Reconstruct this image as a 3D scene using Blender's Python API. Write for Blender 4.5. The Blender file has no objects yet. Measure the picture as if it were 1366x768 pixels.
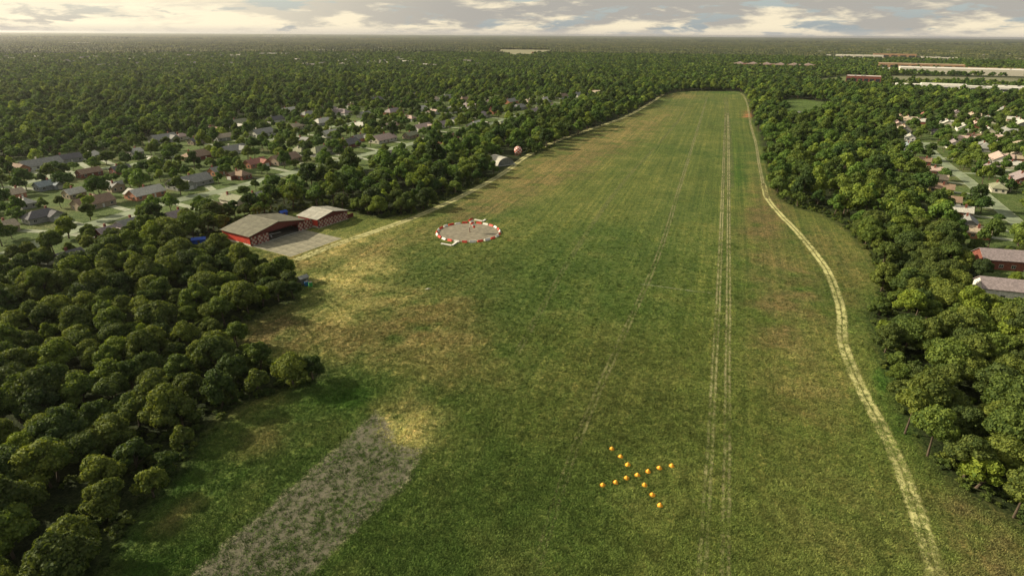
import bpy, math, random
import numpy as np
from mathutils import Matrix, Vector

# ------------------------------------------------------------------ camera, world, sun
sc = bpy.context.scene
COL = sc.collection
PW, PH, FOC, CH = 1366, 768, 800.0, 88.0          # photo size, focal length in photo pixels, camera height
TH = math.atan(338 / FOC); RO = math.radians(0.38)
cR, sR, cT, sT = math.cos(RO), math.sin(RO), math.cos(TH), math.sin(TH)

cam_d = bpy.data.cameras.new('camera')
cam = bpy.data.objects.new('camera', cam_d); COL.objects.link(cam)
cam_d.sensor_width = 36; cam_d.lens = 36 * FOC / PW
cam_d.clip_start = 1; cam_d.clip_end = 120000
xa = Vector((cR, sR * sT, sR * cT)); ya = Vector((-sR, cR * sT, cR * cT)); za = xa.cross(ya)
cam.matrix_world = Matrix(((xa.x, ya.x, za.x, 0), (xa.y, ya.y, za.y, 0), (xa.z, ya.z, za.z, CH), (0, 0, 0, 1)))
sc.camera = cam

SUN_AZ, SUN_EL = math.radians(166), math.radians(29)      # azimuth counter-clockwise from +X
sdir = Vector((math.cos(SUN_AZ) * math.cos(SUN_EL), math.sin(SUN_AZ) * math.cos(SUN_EL), math.sin(SUN_EL)))
sun_d = bpy.data.lights.new('sun', 'SUN'); sun_d.energy = 4.6; sun_d.angle = math.radians(0.6)
sun_d.color = (1.0, 0.88, 0.68)
sun = bpy.data.objects.new('sun', sun_d); COL.objects.link(sun)
sun.rotation_euler = sdir.to_track_quat('Z', 'Y').to_euler()

sc.view_settings.view_transform = 'Standard'
sc.view_settings.look = 'None'
sc.view_settings.exposure = 0.66
sc.view_settings.gamma = 1.0

wd = bpy.data.worlds.new('World'); sc.world = wd; wd.use_nodes = True
nt = wd.node_tree; nt.nodes.clear()


def N(nt, t, **k):
    n = nt.nodes.new(t)
    for a, b in k.items():
        setattr(n, a, b)
    return n


def mth(nt, op, a, b=None, c=None, clamp=False):
    n = nt.nodes.new('ShaderNodeMath'); n.operation = op; n.use_clamp = clamp
    for i, v in enumerate((a, b, c)):
        if v is None: continue
        if isinstance(v, (int, float)): n.inputs[i].default_value = v
        else: nt.links.new(v, n.inputs[i])
    return n.outputs[0]


def mixc(nt, f, a, b, mode='MIX'):
    n = nt.nodes.new('ShaderNodeMix'); n.data_type = 'RGBA'; n.blend_type = mode
    for i, v in ((0, f), (6, a), (7, b)):
        if isinstance(v, (int, float)): n.inputs[i].default_value = v
        elif isinstance(v, (tuple, list)): n.inputs[i].default_value = (v[0], v[1], v[2], 1)
        else: nt.links.new(v, n.inputs[i])
    return n.outputs[2]


def smooth(nt, v, a, b, lo=0.0, hi=1.0):
    n = nt.nodes.new('ShaderNodeMapRange'); n.interpolation_type = 'SMOOTHSTEP'
    n.inputs['From Min'].default_value = a; n.inputs['From Max'].default_value = b
    n.inputs['To Min'].default_value = lo; n.inputs['To Max'].default_value = hi
    nt.links.new(v, n.inputs['Value']); return n.outputs[0]


def noise(nt, vec, scale, detail=4, rough=0.55, dist=0.0):
    n = nt.nodes.new('ShaderNodeTexNoise')
    n.inputs['Scale'].default_value = scale; n.inputs['Detail'].default_value = detail
    n.inputs['Roughness'].default_value = rough; n.inputs['Distortion'].default_value = dist
    if vec is not None: nt.links.new(vec, n.inputs['Vector'])
    return n.outputs['Fac']


def mapping(nt, vec, scale=(1, 1, 1), rot=(0, 0, 0), loc=(0, 0, 0)):
    n = nt.nodes.new('ShaderNodeMapping')
    n.inputs['Scale'].default_value = scale; n.inputs['Rotation'].default_value = rot
    n.inputs['Location'].default_value = loc
    nt.links.new(vec, n.inputs['Vector']); return n.outputs[0]


def build_world():
    sky = N(nt, 'ShaderNodeTexSky', sky_type='NISHITA', sun_disc=False)
    sky.sun_elevation = SUN_EL
    sky.sun_rotation = math.radians(90) - SUN_AZ           # node counts clockwise from +Y
    sky.air_density = 1.2; sky.dust_density = 1.5
    tc = N(nt, 'ShaderNodeTexCoord')
    sep = N(nt, 'ShaderNodeSeparateXYZ'); nt.links.new(tc.outputs['Generated'], sep.inputs[0])
    x, y, z = sep.outputs
    lay = mapping(nt, tc.outputs['Generated'], scale=(1, 1, 5.0), loc=(2.3, 0.4, 0.0))   # banks seen edge-on are flattened
    n1 = noise(nt, lay, 8.5, 8, 0.6, 0.2)
    n2 = noise(nt, mapping(nt, lay, loc=(0.0, 0.0, 0.055)), 13.0, 8, 0.6, 0.25)
    n3 = noise(nt, mapping(nt, lay, loc=(0, 0, 9.0)), 4.2, 5, 0.5)
    cover = smooth(nt, n1, 0.38, 0.46)                      # cloud or blue gap
    shade = smooth(nt, mth(nt, 'ADD', mth(nt, 'MULTIPLY', mth(nt, 'MINIMUM', mth(nt, 'SUBTRACT', z, 0.022), 0.04), 2.6), mth(nt, 'ADD', mth(nt, 'MULTIPLY', n2, 0.6), mth(nt, 'MULTIPLY', n3, 0.45))), 0.455, 0.575)
    # sun side is warmer and brighter, as the scattering of a low sun makes it
    dv = N(nt, 'ShaderNodeVectorMath', operation='DOT_PRODUCT')
    nt.links.new(tc.outputs['Generated'], dv.inputs[0]); dv.inputs[1].default_value = sdir
    glow = smooth(nt, dv.outputs['Value'], 0.25, 0.85)
    up = smooth(nt, z, 0.0, 0.5)                            # bases seen from below are greyer than far flanks
    lit = mixc(nt, up, (6.1, 5.35, 3.9), (3.6, 3.6, 3.5))
    drk = mixc(nt, up, (2.9, 2.75, 2.45), (1.9, 2.0, 2.2))
    cl = mixc(nt, shade, lit, drk)
    cl = mixc(nt, glow, cl, (7.6, 6.7, 4.9))
    gap = mixc(nt, 0.6, sky.outputs[0], (2.4, 3.0, 3.5))
    allc = mixc(nt, cover, gap, cl)
    hz = smooth(nt, z, 0.0, 0.012, 0.6, 0.0)                # veil right above the horizon
    allc = mixc(nt, hz, allc, (4.2, 3.8, 3.3))
    bg = N(nt, 'ShaderNodeBackground'); bg.inputs['Strength'].default_value = 0.1
    nt.links.new(allc, bg.inputs['Color'])
    out = N(nt, 'ShaderNodeOutputWorld'); nt.links.new(bg.outputs[0], out.inputs['Surface'])


build_world()
sc.cycles.max_bounces = 5; sc.cycles.diffuse_bounces = 2; sc.cycles.glossy_bounces = 2
sc.cycles.transmission_bounces = 2; sc.cycles.transparent_max_bounces = 10; sc.cycles.volume_bounces = 0

random.seed(7); RNG = np.random.default_rng(11)

# ------------------------------------------------------------------ where a point of the photograph lies on the ground


def G(px, py, z=0.0):
    x = px - PW / 2; y = -(py - PH / 2)
    xr = cR * x - sR * y; yr = sR * x + cR * y
    d = (xr, FOC * cT + yr * sT, -FOC * sT + yr * cT)
    t = (z - CH) / d[2]
    return (d[0] * t, d[1] * t)


def PX(X, Y, Z=0.0):
    X = np.asarray(X, float); Y = np.asarray(Y, float)
    h = Z - CH
    a = Y * cT - h * sT; b = Y * sT + h * cT
    a = np.where(a < 1, 1, a)
    xr = X / a * FOC; yr = b / a * FOC
    x = cR * xr + sR * yr; y = -sR * xr + cR * yr
    return x + PW / 2, PH / 2 - y


def GP(pts): return np.array([G(*p) for p in pts])


def inpoly(X, Y, P):
    r = np.zeros(np.shape(X), bool); n = len(P)
    for i in range(n):
        x1, y1 = P[i]; x2, y2 = P[(i + 1) % n]
        if y1 == y2: continue
        c = ((y1 > Y) != (y2 > Y)) & (X < (x2 - x1) * (Y - y1) / (y2 - y1) + x1)
        r ^= c
    return r


def distline(X, Y, P, closed=True):
    d = np.full(np.shape(X), 1e9); n = len(P)
    for i in range(n if closed else n - 1):
        x1, y1 = P[i]; x2, y2 = P[(i + 1) % n]
        dx, dy = x2 - x1, y2 - y1; L = dx * dx + dy * dy + 1e-9
        t = np.clip(((X - x1) * dx + (Y - y1) * dy) / L, 0, 1)
        d = np.minimum(d, np.hypot(X - x1 - t * dx, Y - y1 - t * dy))
    return d


_tab = RNG.random((256, 256))


def vnoise(X, Y, s):
    x = np.asarray(X) / s + 1000.3; y = np.asarray(Y) / s + 1000.7
    xi = np.floor(x).astype(int); yi = np.floor(y).astype(int); fx = x - xi; fy = y - yi
    fx = fx * fx * (3 - 2 * fx); fy = fy * fy * (3 - 2 * fy)
    a = _tab[xi % 256, yi % 256]; b = _tab[(xi + 1) % 256, yi % 256]
    c = _tab[xi % 256, (yi + 1) % 256]; d = _tab[(xi + 1) % 256, (yi + 1) % 256]
    return (a * (1 - fx) + b * fx) * (1 - fy) + (c * (1 - fx) + d * fx) * fy


def fbm(X, Y, s, o=4):
    r = 0; a = 0.5; t = 0
    for i in range(o):
        r = r + a * vnoise(X + i * 37.1, Y - i * 91.7, s); t += a; a *= 0.5; s *= 0.5
    return r / t


# ------------------------------------------------------------------ small helpers
class MB:
    def __init__(s): s.v = []; s.f = []

    def add(s, vs, fs):
        o = len(s.v); s.v += [tuple(p) for p in vs]; s.f += [tuple(i + o for i in f) for f in fs]; return s

    def box(s, x0, x1, y0, y1, z0, z1):
        return s.add([(x0, y0, z0), (x1, y0, z0), (x1, y1, z0), (x0, y1, z0), (x0, y0, z1), (x1, y0, z1), (x1, y1, z1), (x0, y1, z1)],
                     [(0, 3, 2, 1), (4, 5, 6, 7), (0, 1, 5, 4), (1, 2, 6, 5), (2, 3, 7, 6), (3, 0, 4, 7)])

    def slab(s, quad, t):
        """a quad (counter-clockwise from above) thickened downwards"""
        b = [(p[0], p[1], p[2] - t) for p in quad]; n = len(quad)
        fs = [tuple(range(n)), tuple(range(2 * n - 1, n - 1, -1))]
        for i in range(n):
            j = (i + 1) % n; fs.append((i, i + n, j + n, j))
        return s.add(list(quad) + b, fs)

    def tube(s, p, q, r0, r1=None, n=8, caps=True):
        r1 = r0 if r1 is None else r1
        p = Vector(p); q = Vector(q); d = (q - p).normalized()
        a = d.orthogonal().normalized(); b = d.cross(a)
        vs = []
        for c, r in ((p, r0), (q, r1)):
            for i in range(n):
                t = 2 * math.pi * i / n; vs.append(c + a * (r * math.cos(t)) + b * (r * math.sin(t)))
        fs = [(i, (i + 1) % n, n + (i + 1) % n, n + i) for i in range(n)]
        if caps: fs += [tuple(range(n - 1, -1, -1)), tuple(range(n, 2 * n))]
        return s.add(vs, fs)

    def lathe(s, prof, n=16, c=(0, 0, 0)):
        vs = []
        for r, z in prof:
            for i in range(n):
                t = 2 * math.pi * i / n; vs.append((c[0] + r * math.cos(t), c[1] + r * math.sin(t), c[2] + z))
        fs = []
        for k in range(len(prof) - 1):
            for i in range(n):
                j = (i + 1) % n; fs.append((k * n + i, k * n + j, (k + 1) * n + j, (k + 1) * n + i))
        fs.append(tuple(range((len(prof) - 1) * n, len(prof) * n)))
        return s.add(vs, fs)

    def mesh(s, name):
        m = bpy.data.meshes.new(name); m.from_pydata(s.v, [], s.f); m.update(); return m

    def build(s, name, mat, parent=None, label=None, smooth=False):
        m = s.mesh(name); m.materials.append(mat)
        if smooth: m.shade_smooth()
        return put(name, m, parent, label)


def put(name, m, parent=None, label=None):
    o = bpy.data.objects.new(name, m); COL.objects.link(o)
    if parent is not None: o.parent = parent
    if label: o['label'] = label
    return o


def thing(name, label, cat, loc=(0, 0, 0), rz=0.0, group=None):
    o = bpy.data.objects.new(name, None); COL.objects.link(o); o.empty_display_size = 0.5
    o.location = loc; o.rotation_euler = (0, 0, rz); o['label'] = label; o['category'] = cat
    if group: o['group'] = group
    return o


def tag(o, label, cat=None, group=None, kind=None):
    o['label'] = label
    if cat: o['category'] = cat
    if group: o['group'] = group
    if kind: o['kind'] = kind
    return o


def npmesh(name, V, F, attrs=None, mat=None, smooth=False):
    """V (n,3), F (m,k) numpy; attrs: dict name -> (domain, type, array)"""
    m = bpy.data.meshes.new(name); V = np.asarray(V, np.float32); F = np.asarray(F, np.int32); k = F.shape[1]
    m.vertices.add(len(V)); m.vertices.foreach_set('co', V.ravel())
    m.loops.add(F.size); m.loops.foreach_set('vertex_index', F.ravel())
    m.polygons.add(len(F)); m.polygons.foreach_set('loop_start', np.arange(0, F.size, k, dtype=np.int32))
    m.polygons.foreach_set('loop_total', np.full(len(F), k, np.int32))
    if smooth: m.polygons.foreach_set('use_smooth', np.ones(len(F), bool))
    m.update(calc_edges=True)
    for n, (dom, ty, arr) in (attrs or {}).items():
        a = m.attributes.new(n, ty, dom)
        if ty == 'FLOAT_COLOR':
            c = np.ones((len(arr), 4), np.float32); c[:, :3] = arr; a.data.foreach_set('color', c.ravel())
        else: a.data.foreach_set('value', np.asarray(arr, np.float32))
    if mat: m.materials.append(mat)
    return m


def newmat(name):
    m = bpy.data.materials.new(name); m.use_nodes = True; t = m.node_tree
    return m, t, t.nodes['Principled BSDF']


def mat(name, col, rough=0.8, var=0.25, scale=1.5, metal=0.0, bump=0.0, stretch=(1, 1, 1), spec=0.3, dirt=None):
    m, t, b = newmat(name)
    tc = N(t, 'ShaderNodeTexCoord'); oi = N(t, 'ShaderNodeObjectInfo')
    vec = mapping(t, tc.outputs['Object'], scale=stretch)
    off = N(t, 'ShaderNodeVectorMath', operation='ADD'); t.links.new(vec, off.inputs[0]); t.links.new(oi.outputs['Random'], off.inputs[1])
    n = noise(t, off.outputs[0], scale, 5, 0.6)
    dk = tuple(c * (1 - var) for c in col); lt = tuple(min(1, c * (1 + var)) for c in col)
    c = mixc(t, smooth(t, n, 0.3, 0.7), dk, lt)
    if dirt:
        n2 = noise(t, off.outputs[0], scale * 0.35, 6, 0.7)
        c = mixc(t, smooth(t, n2, 0.52, 0.72, 0, 0.75), c, dirt)
    t.links.new(c, b.inputs['Base Color'])
    b.inputs['Roughness'].default_value = rough; b.inputs['Metallic'].default_value = metal
    b.inputs['Specular IOR Level'].default_value = spec
    if bump:
        bp = N(t, 'ShaderNodeBump'); bp.inputs['Strength'].default_value = bump; bp.inputs['Distance'].default_value = 0.05
        t.links.new(n, bp.inputs['Height']); t.links.new(bp.outputs[0], b.inputs['Normal'])
    return m


M = {}
M['concrete'] = mat('concrete', (0.19, 0.17, 0.12), 0.9, 0.25, 0.5, bump=0.3, dirt=(0.15, 0.14, 0.09))
M['apron'] = mat('apron_concrete', (0.205, 0.19, 0.13), 0.9, 0.25, 0.35, bump=0.3, dirt=(0.11, 0.11, 0.07))
M['red_paint'] = mat('red_paint', (0.55, 0.055, 0.03), 0.6, 0.2, 0.9, dirt=(0.25, 0.08, 0.05))
M['dark_red'] = mat('dark_red_steel', (0.13, 0.028, 0.02), 0.6, 0.2, 1.2)
M['white_paint'] = mat('white_paint', (0.66, 0.63, 0.55), 0.6, 0.15, 0.6, dirt=(0.36, 0.32, 0.24))
M['cream'] = mat('cream_paint', (0.60, 0.56, 0.44), 0.8, 0.12, 1.2, dirt=(0.4, 0.36, 0.26))
M['hangar_roof'] = mat('weathered_roof_metal', (0.185, 0.175, 0.12), 0.7, 0.25, 0.5, dirt=(0.16, 0.15, 0.09))
M['pale_roof'] = mat('pale_roof_metal', (0.40, 0.385, 0.31), 0.6, 0.22, 0.5, dirt=(0.27, 0.25, 0.18))
M['grey_metal'] = mat('grey_corrugated_metal', (0.20, 0.21, 0.19), 0.5, 0.25, 0.6, metal=0.3, dirt=(0.12, 0.12, 0.1))
M['dark_inside'] = mat('dark_steel', (0.07, 0.065, 0.06), 0.8, 0.2, 1.0)
M['bark'] = mat('bark', (0.10, 0.075, 0.05), 0.95, 0.35, 3.0, bump=0.6, stretch=(1, 1, 0.3))
M['glass'] = mat('dark_window_glass', (0.03, 0.035, 0.04), 0.15, 0.3, 0.8, spec=0.6)
M['trim'] = mat('white_window_frame', (0.62, 0.6, 0.54), 0.6, 0.08, 2)
M['orange'] = mat('yellow_orange_marker', (0.95, 0.40, 0.03), 0.5, 0.15, 3.0, dirt=(0.8, 0.22, 0.02))
M['blue'] = mat('blue_tarpaulin', (0.02, 0.08, 0.38), 0.5, 0.2, 1.5)
M['blue_drum'] = mat('blue_drum_paint', (0.03, 0.17, 0.38), 0.45, 0.15, 3)
M['green_drum'] = mat('green_drum_paint', (0.05, 0.28, 0.06), 0.45, 0.15, 3)
M['straw'] = mat('old_white_boards', (0.5, 0.48, 0.36), 0.9, 0.15, 2)


def checker_mat(name, a, b, size, sphere=False):
    m, t, bs = newmat(name)
    tc = N(t, 'ShaderNodeTexCoord'); ch = N(t, 'ShaderNodeTexChecker')
    ch.inputs['Color1'].default_value = (*a, 1); ch.inputs['Color2'].default_value = (*b, 1); ch.inputs['Scale'].default_value = size
    v = mapping(t, tc.outputs['Object'], loc=(0.01, 0.013, 0.017)); t.links.new(v, ch.inputs['Vector'])
    n = noise(t, tc.outputs['Object'], 1.3, 5)
    t.links.new(mixc(t, smooth(t, n, 0.4, 0.75, 0, 0.35), ch.outputs['Color'], (0.25, 0.13, 0.09)), bs.inputs['Base Color'])
    bs.inputs['Roughness'].default_value = 0.65
    return m


# ------------------------------------------------------------------ the layout (points of the photograph, turned into ground metres)
AIR = GP([(-60, 960), (70, 830), (140, 768), (190, 700), (232, 640), (270, 590), (330, 545), (385, 522), (432, 500), (425, 485), (370, 490), (335, 470),
          (322, 440), (350, 418), (398, 402), (400, 380), (365, 362), (340, 345), (328, 332), (300, 322), (303, 305), (340, 292), (380, 286), (440, 276), (470, 284),
          (510, 292), (560, 284), (610, 262), (660, 236), (705, 212), (750, 190), (790, 175), (830, 158), (865, 140), (885, 129), (905, 122.5), (925, 121.5),
          (985, 122), (998, 130), (1000, 150), (1010, 175), (1018, 205), (1024, 235), (1036, 262), (1058, 277), (1090, 284), (1120, 300), (1148, 328),
          (1168, 362), (1166, 400), (1156, 430), (1168, 470), (1178, 505), (1196, 548), (1222, 595), (1265, 640), (1320, 680), (1380, 715), (1440, 770), (1560, 960)])
RESL = GP([(-200, 350), (-200, 230), (0, 212), (60, 205), (140, 195), (200, 184), (280, 168), (360, 148), (430, 138), (480, 127), (560, 120), (640, 124), (740, 120), (850, 122),
           (800, 138), (720, 158), (660, 175), (600, 195), (520, 222), (440, 235), (370, 262), (340, 285), (240, 310), (140, 330), (0, 365)])
RESR = GP([(1180, 168), (1200, 150), (1240, 145), (1366, 140), (1500, 150), (1700, 300), (1500, 420), (1320, 405), (1308, 360), (1262, 322),
           (1240, 290), (1232, 262), (1210, 235), (1190, 195)])
CLEAR = GP([(1042, 152), (1036, 136), (1056, 131), (1108, 137), (1112, 148), (1080, 158)])
FIELD = GP([(655, 72), (662, 66), (735, 67), (742, 71), (700, 76)])
FIELD2 = GP([(1090, 106), (1130, 101), (1170, 104), (1160, 110), (1100, 112)])
CARPARK = GP([(1180, 101), (1366, 104), (1400, 112), (1366, 116), (1190, 112)])
streets = {
    'street': [(-60, 362), (30, 332), (100, 306), (190, 279), (250, 264), (300, 254), (350, 240), (420, 223), (480, 208), (540, 194), (600, 180), (655, 165), (700, 152), (760, 139), (830, 126)],
    'side_street': [(-60, 262), (0, 252), (60, 238), (110, 229), (180, 219), (240, 208), (290, 199), (340, 190), (400, 178), (450, 168), (500, 158)],
    'cross_street': [(1420, 345), (1366, 305), (1335, 279), (1310, 258), (1290, 240), (1270, 226), (1250, 210), (1232, 190)],
    'lane': [(1285, 231), (1320, 233), (1366, 243), (1420, 250)],
}
streetsG = {k: GP(v) for k, v in streets.items()}
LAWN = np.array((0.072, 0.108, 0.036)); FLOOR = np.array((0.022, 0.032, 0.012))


def blend(c, m, col, k=1.0):
    m = np.clip(m * k, 0, 1)[..., None]; return c * (1 - m) + np.array(col) * m


# colour patches of the grass: centre px, radii px, tilt, colour, strength
STRAWC = (0.26, 0.25, 0.095); TAN = (0.132, 0.122, 0.046); RUST = (0.098, 0.089, 0.037); EMER = (0.036, 0.078, 0.013); OLIVE = (0.085, 0.092, 0.03)
PATCH = [(545, 566, 36, 30, 0, STRAWC, 1.5), (470, 324, 60, 8, -20, STRAWC, 1.0), (420, 342, 34, 9, -20, STRAWC, 0.7), (482, 358, 46, 16, -15, STRAWC, 1.2), (470, 378, 40, 14, 10, STRAWC, 0.9), (500, 402, 60, 13, 0, STRAWC, 0.7), (445, 428, 55, 16, -8, STRAWC, 0.7), (470, 470, 60, 14, -8, STRAWC, 0.4), (590, 440, 20, 60, 15, STRAWC, 0.35),
         (440, 455, 80, 22, 0, TAN, 0.8), (560, 430, 80, 45, 0, TAN, 0.75), (400, 345, 50, 18, -15, TAN, 0.7), (515, 330, 60, 16, -20, TAN, 0.6), (382, 432, 42, 22, -10, RUST, 0.85), (340, 450, 30, 12, 0, RUST, 0.7),
         (760, 215, 110, 20, -27, RUST, 0.9), (700, 240, 90, 20, -27, TAN, 0.7), (840, 175, 60, 14, -25, TAN, 0.8), (650, 275, 60, 16, -20, RUST, 0.6),
         (620, 370, 70, 26, 0, (0.058, 0.082, 0.022), 0.8), (1020, 300, 30, 60, 0, RUST, 0.85), (1052, 400, 45, 70, 10, RUST, 0.75), (1080, 520, 60, 80, 20, TAN, 0.45), (1300, 720, 80, 50, 30, RUST, 0.9),
         (1110, 330, 36, 34, 20, OLIVE, 0.9), (1135, 385, 26, 40, 10, OLIVE, 0.7), (1180, 500, 20, 26, 0, EMER, 1.0), (1215, 560, 30, 30, 40, EMER, 0.9), (985, 235, 10, 30, 0, EMER, 0.7), (978, 190, 9, 14, 0, EMER, 0.5),
         (455, 533, 52, 13, -8, EMER, 1.35), (400, 545, 60, 16, -20, EMER, 0.8), (270, 640, 60, 50, -40, EMER, 0.75), (200, 740, 90, 60, -40, EMER, 0.7), (350, 585, 60, 24, -30, TAN, 0.4), (240, 690, 40, 20, -30, TAN, 0.4),
         (830, 520, 130, 80, 0, (0.062, 0.078, 0.021), 0.6), (1110, 700, 70, 60, 0, OLIVE, 0.5), (900, 300, 50, 130, 10, (0.06, 0.09, 0.023), 0.6), (910, 128, 26, 4, 0, TAN, 0.7), (968, 124, 18, 3, 0, EMER, 0.5),
         (1000, 153, 8, 4, 0, (0.28, 0.13, 0.07), 0.9), (640, 640, 90, 60, 0, (0.055, 0.082, 0.02), 0.5), (620, 470, 60, 50, 30, TAN, 0.35)]


def ground_colour(X, Y):
    shp = X.shape
    n1 = fbm(X, Y, 60, 4); n2 = fbm(X + 500, Y, 14, 4); n3 = fbm(X, Y + 900, 5, 3); n4 = np.clip(fbm(X, Y + 1900, 7, 4) * 1.8 - 0.4, 0, 1)
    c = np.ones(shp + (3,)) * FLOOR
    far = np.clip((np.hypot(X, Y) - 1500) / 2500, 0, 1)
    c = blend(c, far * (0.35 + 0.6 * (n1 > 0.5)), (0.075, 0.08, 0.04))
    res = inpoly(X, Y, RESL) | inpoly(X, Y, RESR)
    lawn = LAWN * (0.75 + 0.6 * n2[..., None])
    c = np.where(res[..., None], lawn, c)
    c = blend(c, res * np.clip((n2 - 0.55) * 5, 0, 1), (0.10, 0.095, 0.045), 0.6)
    for P, cc in ((CLEAR, (0.07, 0.11, 0.03)), (FIELD, (0.2, 0.2, 0.11)), (FIELD2, (0.12, 0.15, 0.06)), (CARPARK, (0.16, 0.17, 0.11))):
        c = np.where(inpoly(X, Y, P)[..., None], np.array(cc) * (0.8 + 0.4 * n2[..., None]), c)
    d = distline(X, Y, AIR); ins = inpoly(X, Y, AIR); sd = np.where(ins, d, -d)
    g = np.ones(shp + (3,)) * np.array((0.075, 0.101, 0.025))
    g = blend(g, np.clip((n1 - 0.42) * 4, 0, 1), (0.046, 0.082, 0.018), 0.8)
    g = blend(g, np.clip((n2 - 0.52) * 4, 0, 1), TAN, 0.25)
    px, py = PX(X, Y)
    wx = (fbm(X, Y + 77, 9, 3) - 0.5) * 1.1; wy = (fbm(X + 33, Y, 9, 3) - 0.5) * 1.1
    for cx, cy, rx, ry, an, col, k in PATCH:
        a = math.radians(an); dx = px - cx; dy = py - cy
        u = (dx * math.cos(a) + dy * math.sin(a)) / rx + wx; v = (-dx * math.sin(a) + dy * math.cos(a)) / ry + wy
        w = np.exp(-(u * u + v * v) * 1.1)
        g = blend(g, w * np.clip(0.1 + 2.2 * n4, 0, 1.7), col, k)
    g = g * (0.8 + 0.4 * n2)[..., None] * 1.05
    m = np.clip((sd + 4 + 5 * (n2 - 0.5)) / 6, 0, 1)
    return blend(c, m, (0, 0, 0)) + g * m[..., None]


def grass_mat(name, air):
    m, t, b = newmat(name)
    at = N(t, 'ShaderNodeAttribute', attribute_name='Col'); tc = N(t, 'ShaderNodeTexCoord')
    P = tc.outputs['Object']
    n1 = noise(t, P, 1.7, 7, 0.72, 0.6)                # blades and tufts
    n2 = noise(t, P, 0.33, 5, 0.65, 1.2)               # swathes
    n3 = noise(t, P, 0.06, 4, 0.6, 0.5)
    c = at.outputs['Color']
    c = mixc(t, smooth(t, n2, 0.35, 0.68), mixc(t, 1.0, c, (0.66, 0.74, 0.62), 'MULTIPLY'), mixc(t, 1.0, c, (1.36, 1.22, 1.25), 'MULTIPLY'))
    c = mixc(t, smooth(t, n1, 0.34, 0.68), mixc(t, 1.0, c, (0.34, 0.42, 0.34), 'MULTIPLY'), mixc(t, 1.0, c, (2.05, 1.85, 1.8), 'MULTIPLY'))
    if air:
        RA = math.radians(-71.5)
        Q = mapping(t, P, rot=(0, 0, RA))                # x now runs along the strip
        s1 = noise(t, mapping(t, Q, scale=(0.006, 0.42, 1)), 1.0, 5, 0.7)
        s2 = noise(t, mapping(t, Q, scale=(0.09, 0.05, 1)), 1.0, 4, 0.6)
        s3 = noise(t, mapping(t, Q, scale=(0.35, 0.012, 1)), 1.0, 3, 0.6)
        c = mixc(t, smooth(t, s1, 0.46, 0.68, 0, 0.66), c, mixc(t, 1.0, c, (1.75, 1.5, 1.5), 'MULTIPLY'))
        c = mixc(t, smooth(t, s1, 0.3, 0.5, 0.6, 0), c, mixc(t, 1.0, c, (0.5, 0.68, 0.55), 'MULTIPLY'))
        c = mixc(t, smooth(t, s2, 0.5, 0.7, 0, 0.5), c, mixc(t, 1.0, c, (1.18, 1.06, 1.0), 'MULTIPLY'))
        c = mixc(t, smooth(t, s3, 0.55, 0.75, 0, 0.3), c, mixc(t, 1.0, c, (0.7, 0.8, 0.7), 'MULTIPLY'))
    t.links.new(c, b.inputs['Base Color']); b.inputs['Roughness'].default_value = 0.95
    b.inputs['Specular IOR Level'].default_value = 0.1
    h = mth(t, 'ADD', mth(t, 'MULTIPLY', n1, 0.45), mth(t, 'MULTIPLY', n2, 0.9))
    bp = N(t, 'ShaderNodeBump'); bp.inputs['Strength'].default_value = 0.9; bp.inputs['Distance'].default_value = 0.55
    t.links.new(h, bp.inputs['Height']); t.links.new(bp.outputs[0], b.inputs['Normal'])
    return m


M['ground'] = grass_mat('lawn_and_woodland_floor', False)
M['airgrass'] = grass_mat('mown_airfield_grass', True)


def axis(lo, hi, step, far):
    a = list(np.arange(lo, hi + step, step)); s = step
    while a[-1] < far: s *= 1.22; a.append(a[-1] + s)
    s = step; b = []
    x = lo
    while x > -far: s *= 1.22; x -= s; b.append(x)
    return np.array(b[::-1] + a)


gx = axis(-700, 800, 5.0, 42000); gy = axis(20, 1500, 5.0, 42000)
XX, YY = np.meshgrid(gx, gy); nx, ny = len(gx), len(gy)
idx = np.arange(nx * ny).reshape(ny, nx)
F = np.stack([idx[:-1, :-1], idx[:-1, 1:], idx[1:, 1:], idx[1:, :-1]], -1).reshape(-1, 4)
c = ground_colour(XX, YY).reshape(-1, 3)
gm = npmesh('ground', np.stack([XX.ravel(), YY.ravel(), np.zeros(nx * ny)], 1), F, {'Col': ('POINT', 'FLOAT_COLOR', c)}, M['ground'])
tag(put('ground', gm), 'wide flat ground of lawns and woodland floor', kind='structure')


def sheet(name, P, z, res, m, label, margin=0.0, edge=False, colour=False, ang=0.0):
    """a flat sheet that fills polygon P (metres); 'edge' holds the distance to its rim"""
    ca, sa = math.cos(ang), math.sin(ang)
    Q = np.stack([P[:, 0] * ca + P[:, 1] * sa, -P[:, 0] * sa + P[:, 1] * ca], 1)
    xs = np.arange(Q[:, 0].min() - margin - res, Q[:, 0].max() + margin + 2 * res, res); ys = np.arange(Q[:, 1].min() - margin - res, Q[:, 1].max() + margin + 2 * res, res)
    U, Vv = np.meshgrid(xs, ys); X = U * ca - Vv * sa; Y = U * sa + Vv * ca
    d = distline(X, Y, P); sd = np.where(inpoly(X, Y, P), d, -d)
    ix = np.arange(X.size).reshape(X.shape)
    F = np.stack([ix[:-1, :-1], ix[:-1, 1:], ix[1:, 1:], ix[1:, :-1]], -1).reshape(-1, 4)
    keep = (sd.ravel()[F] > -margin).any(1); F = F[keep]
    u, inv = np.unique(F, return_inverse=True)
    V = np.stack([X.ravel()[u], Y.ravel()[u], np.full(len(u), z)], 1); F = inv.reshape(-1, 4)
    at = {'edge': ('POINT', 'FLOAT', sd.ravel()[u])}
    if colour: at['Col'] = ('POINT', 'FLOAT_COLOR', ground_colour(V[:, 0], V[:, 1]))
    o = put(name, npmesh(name, V, F, at, m)); tag(o, label, kind='structure'); return o


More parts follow.
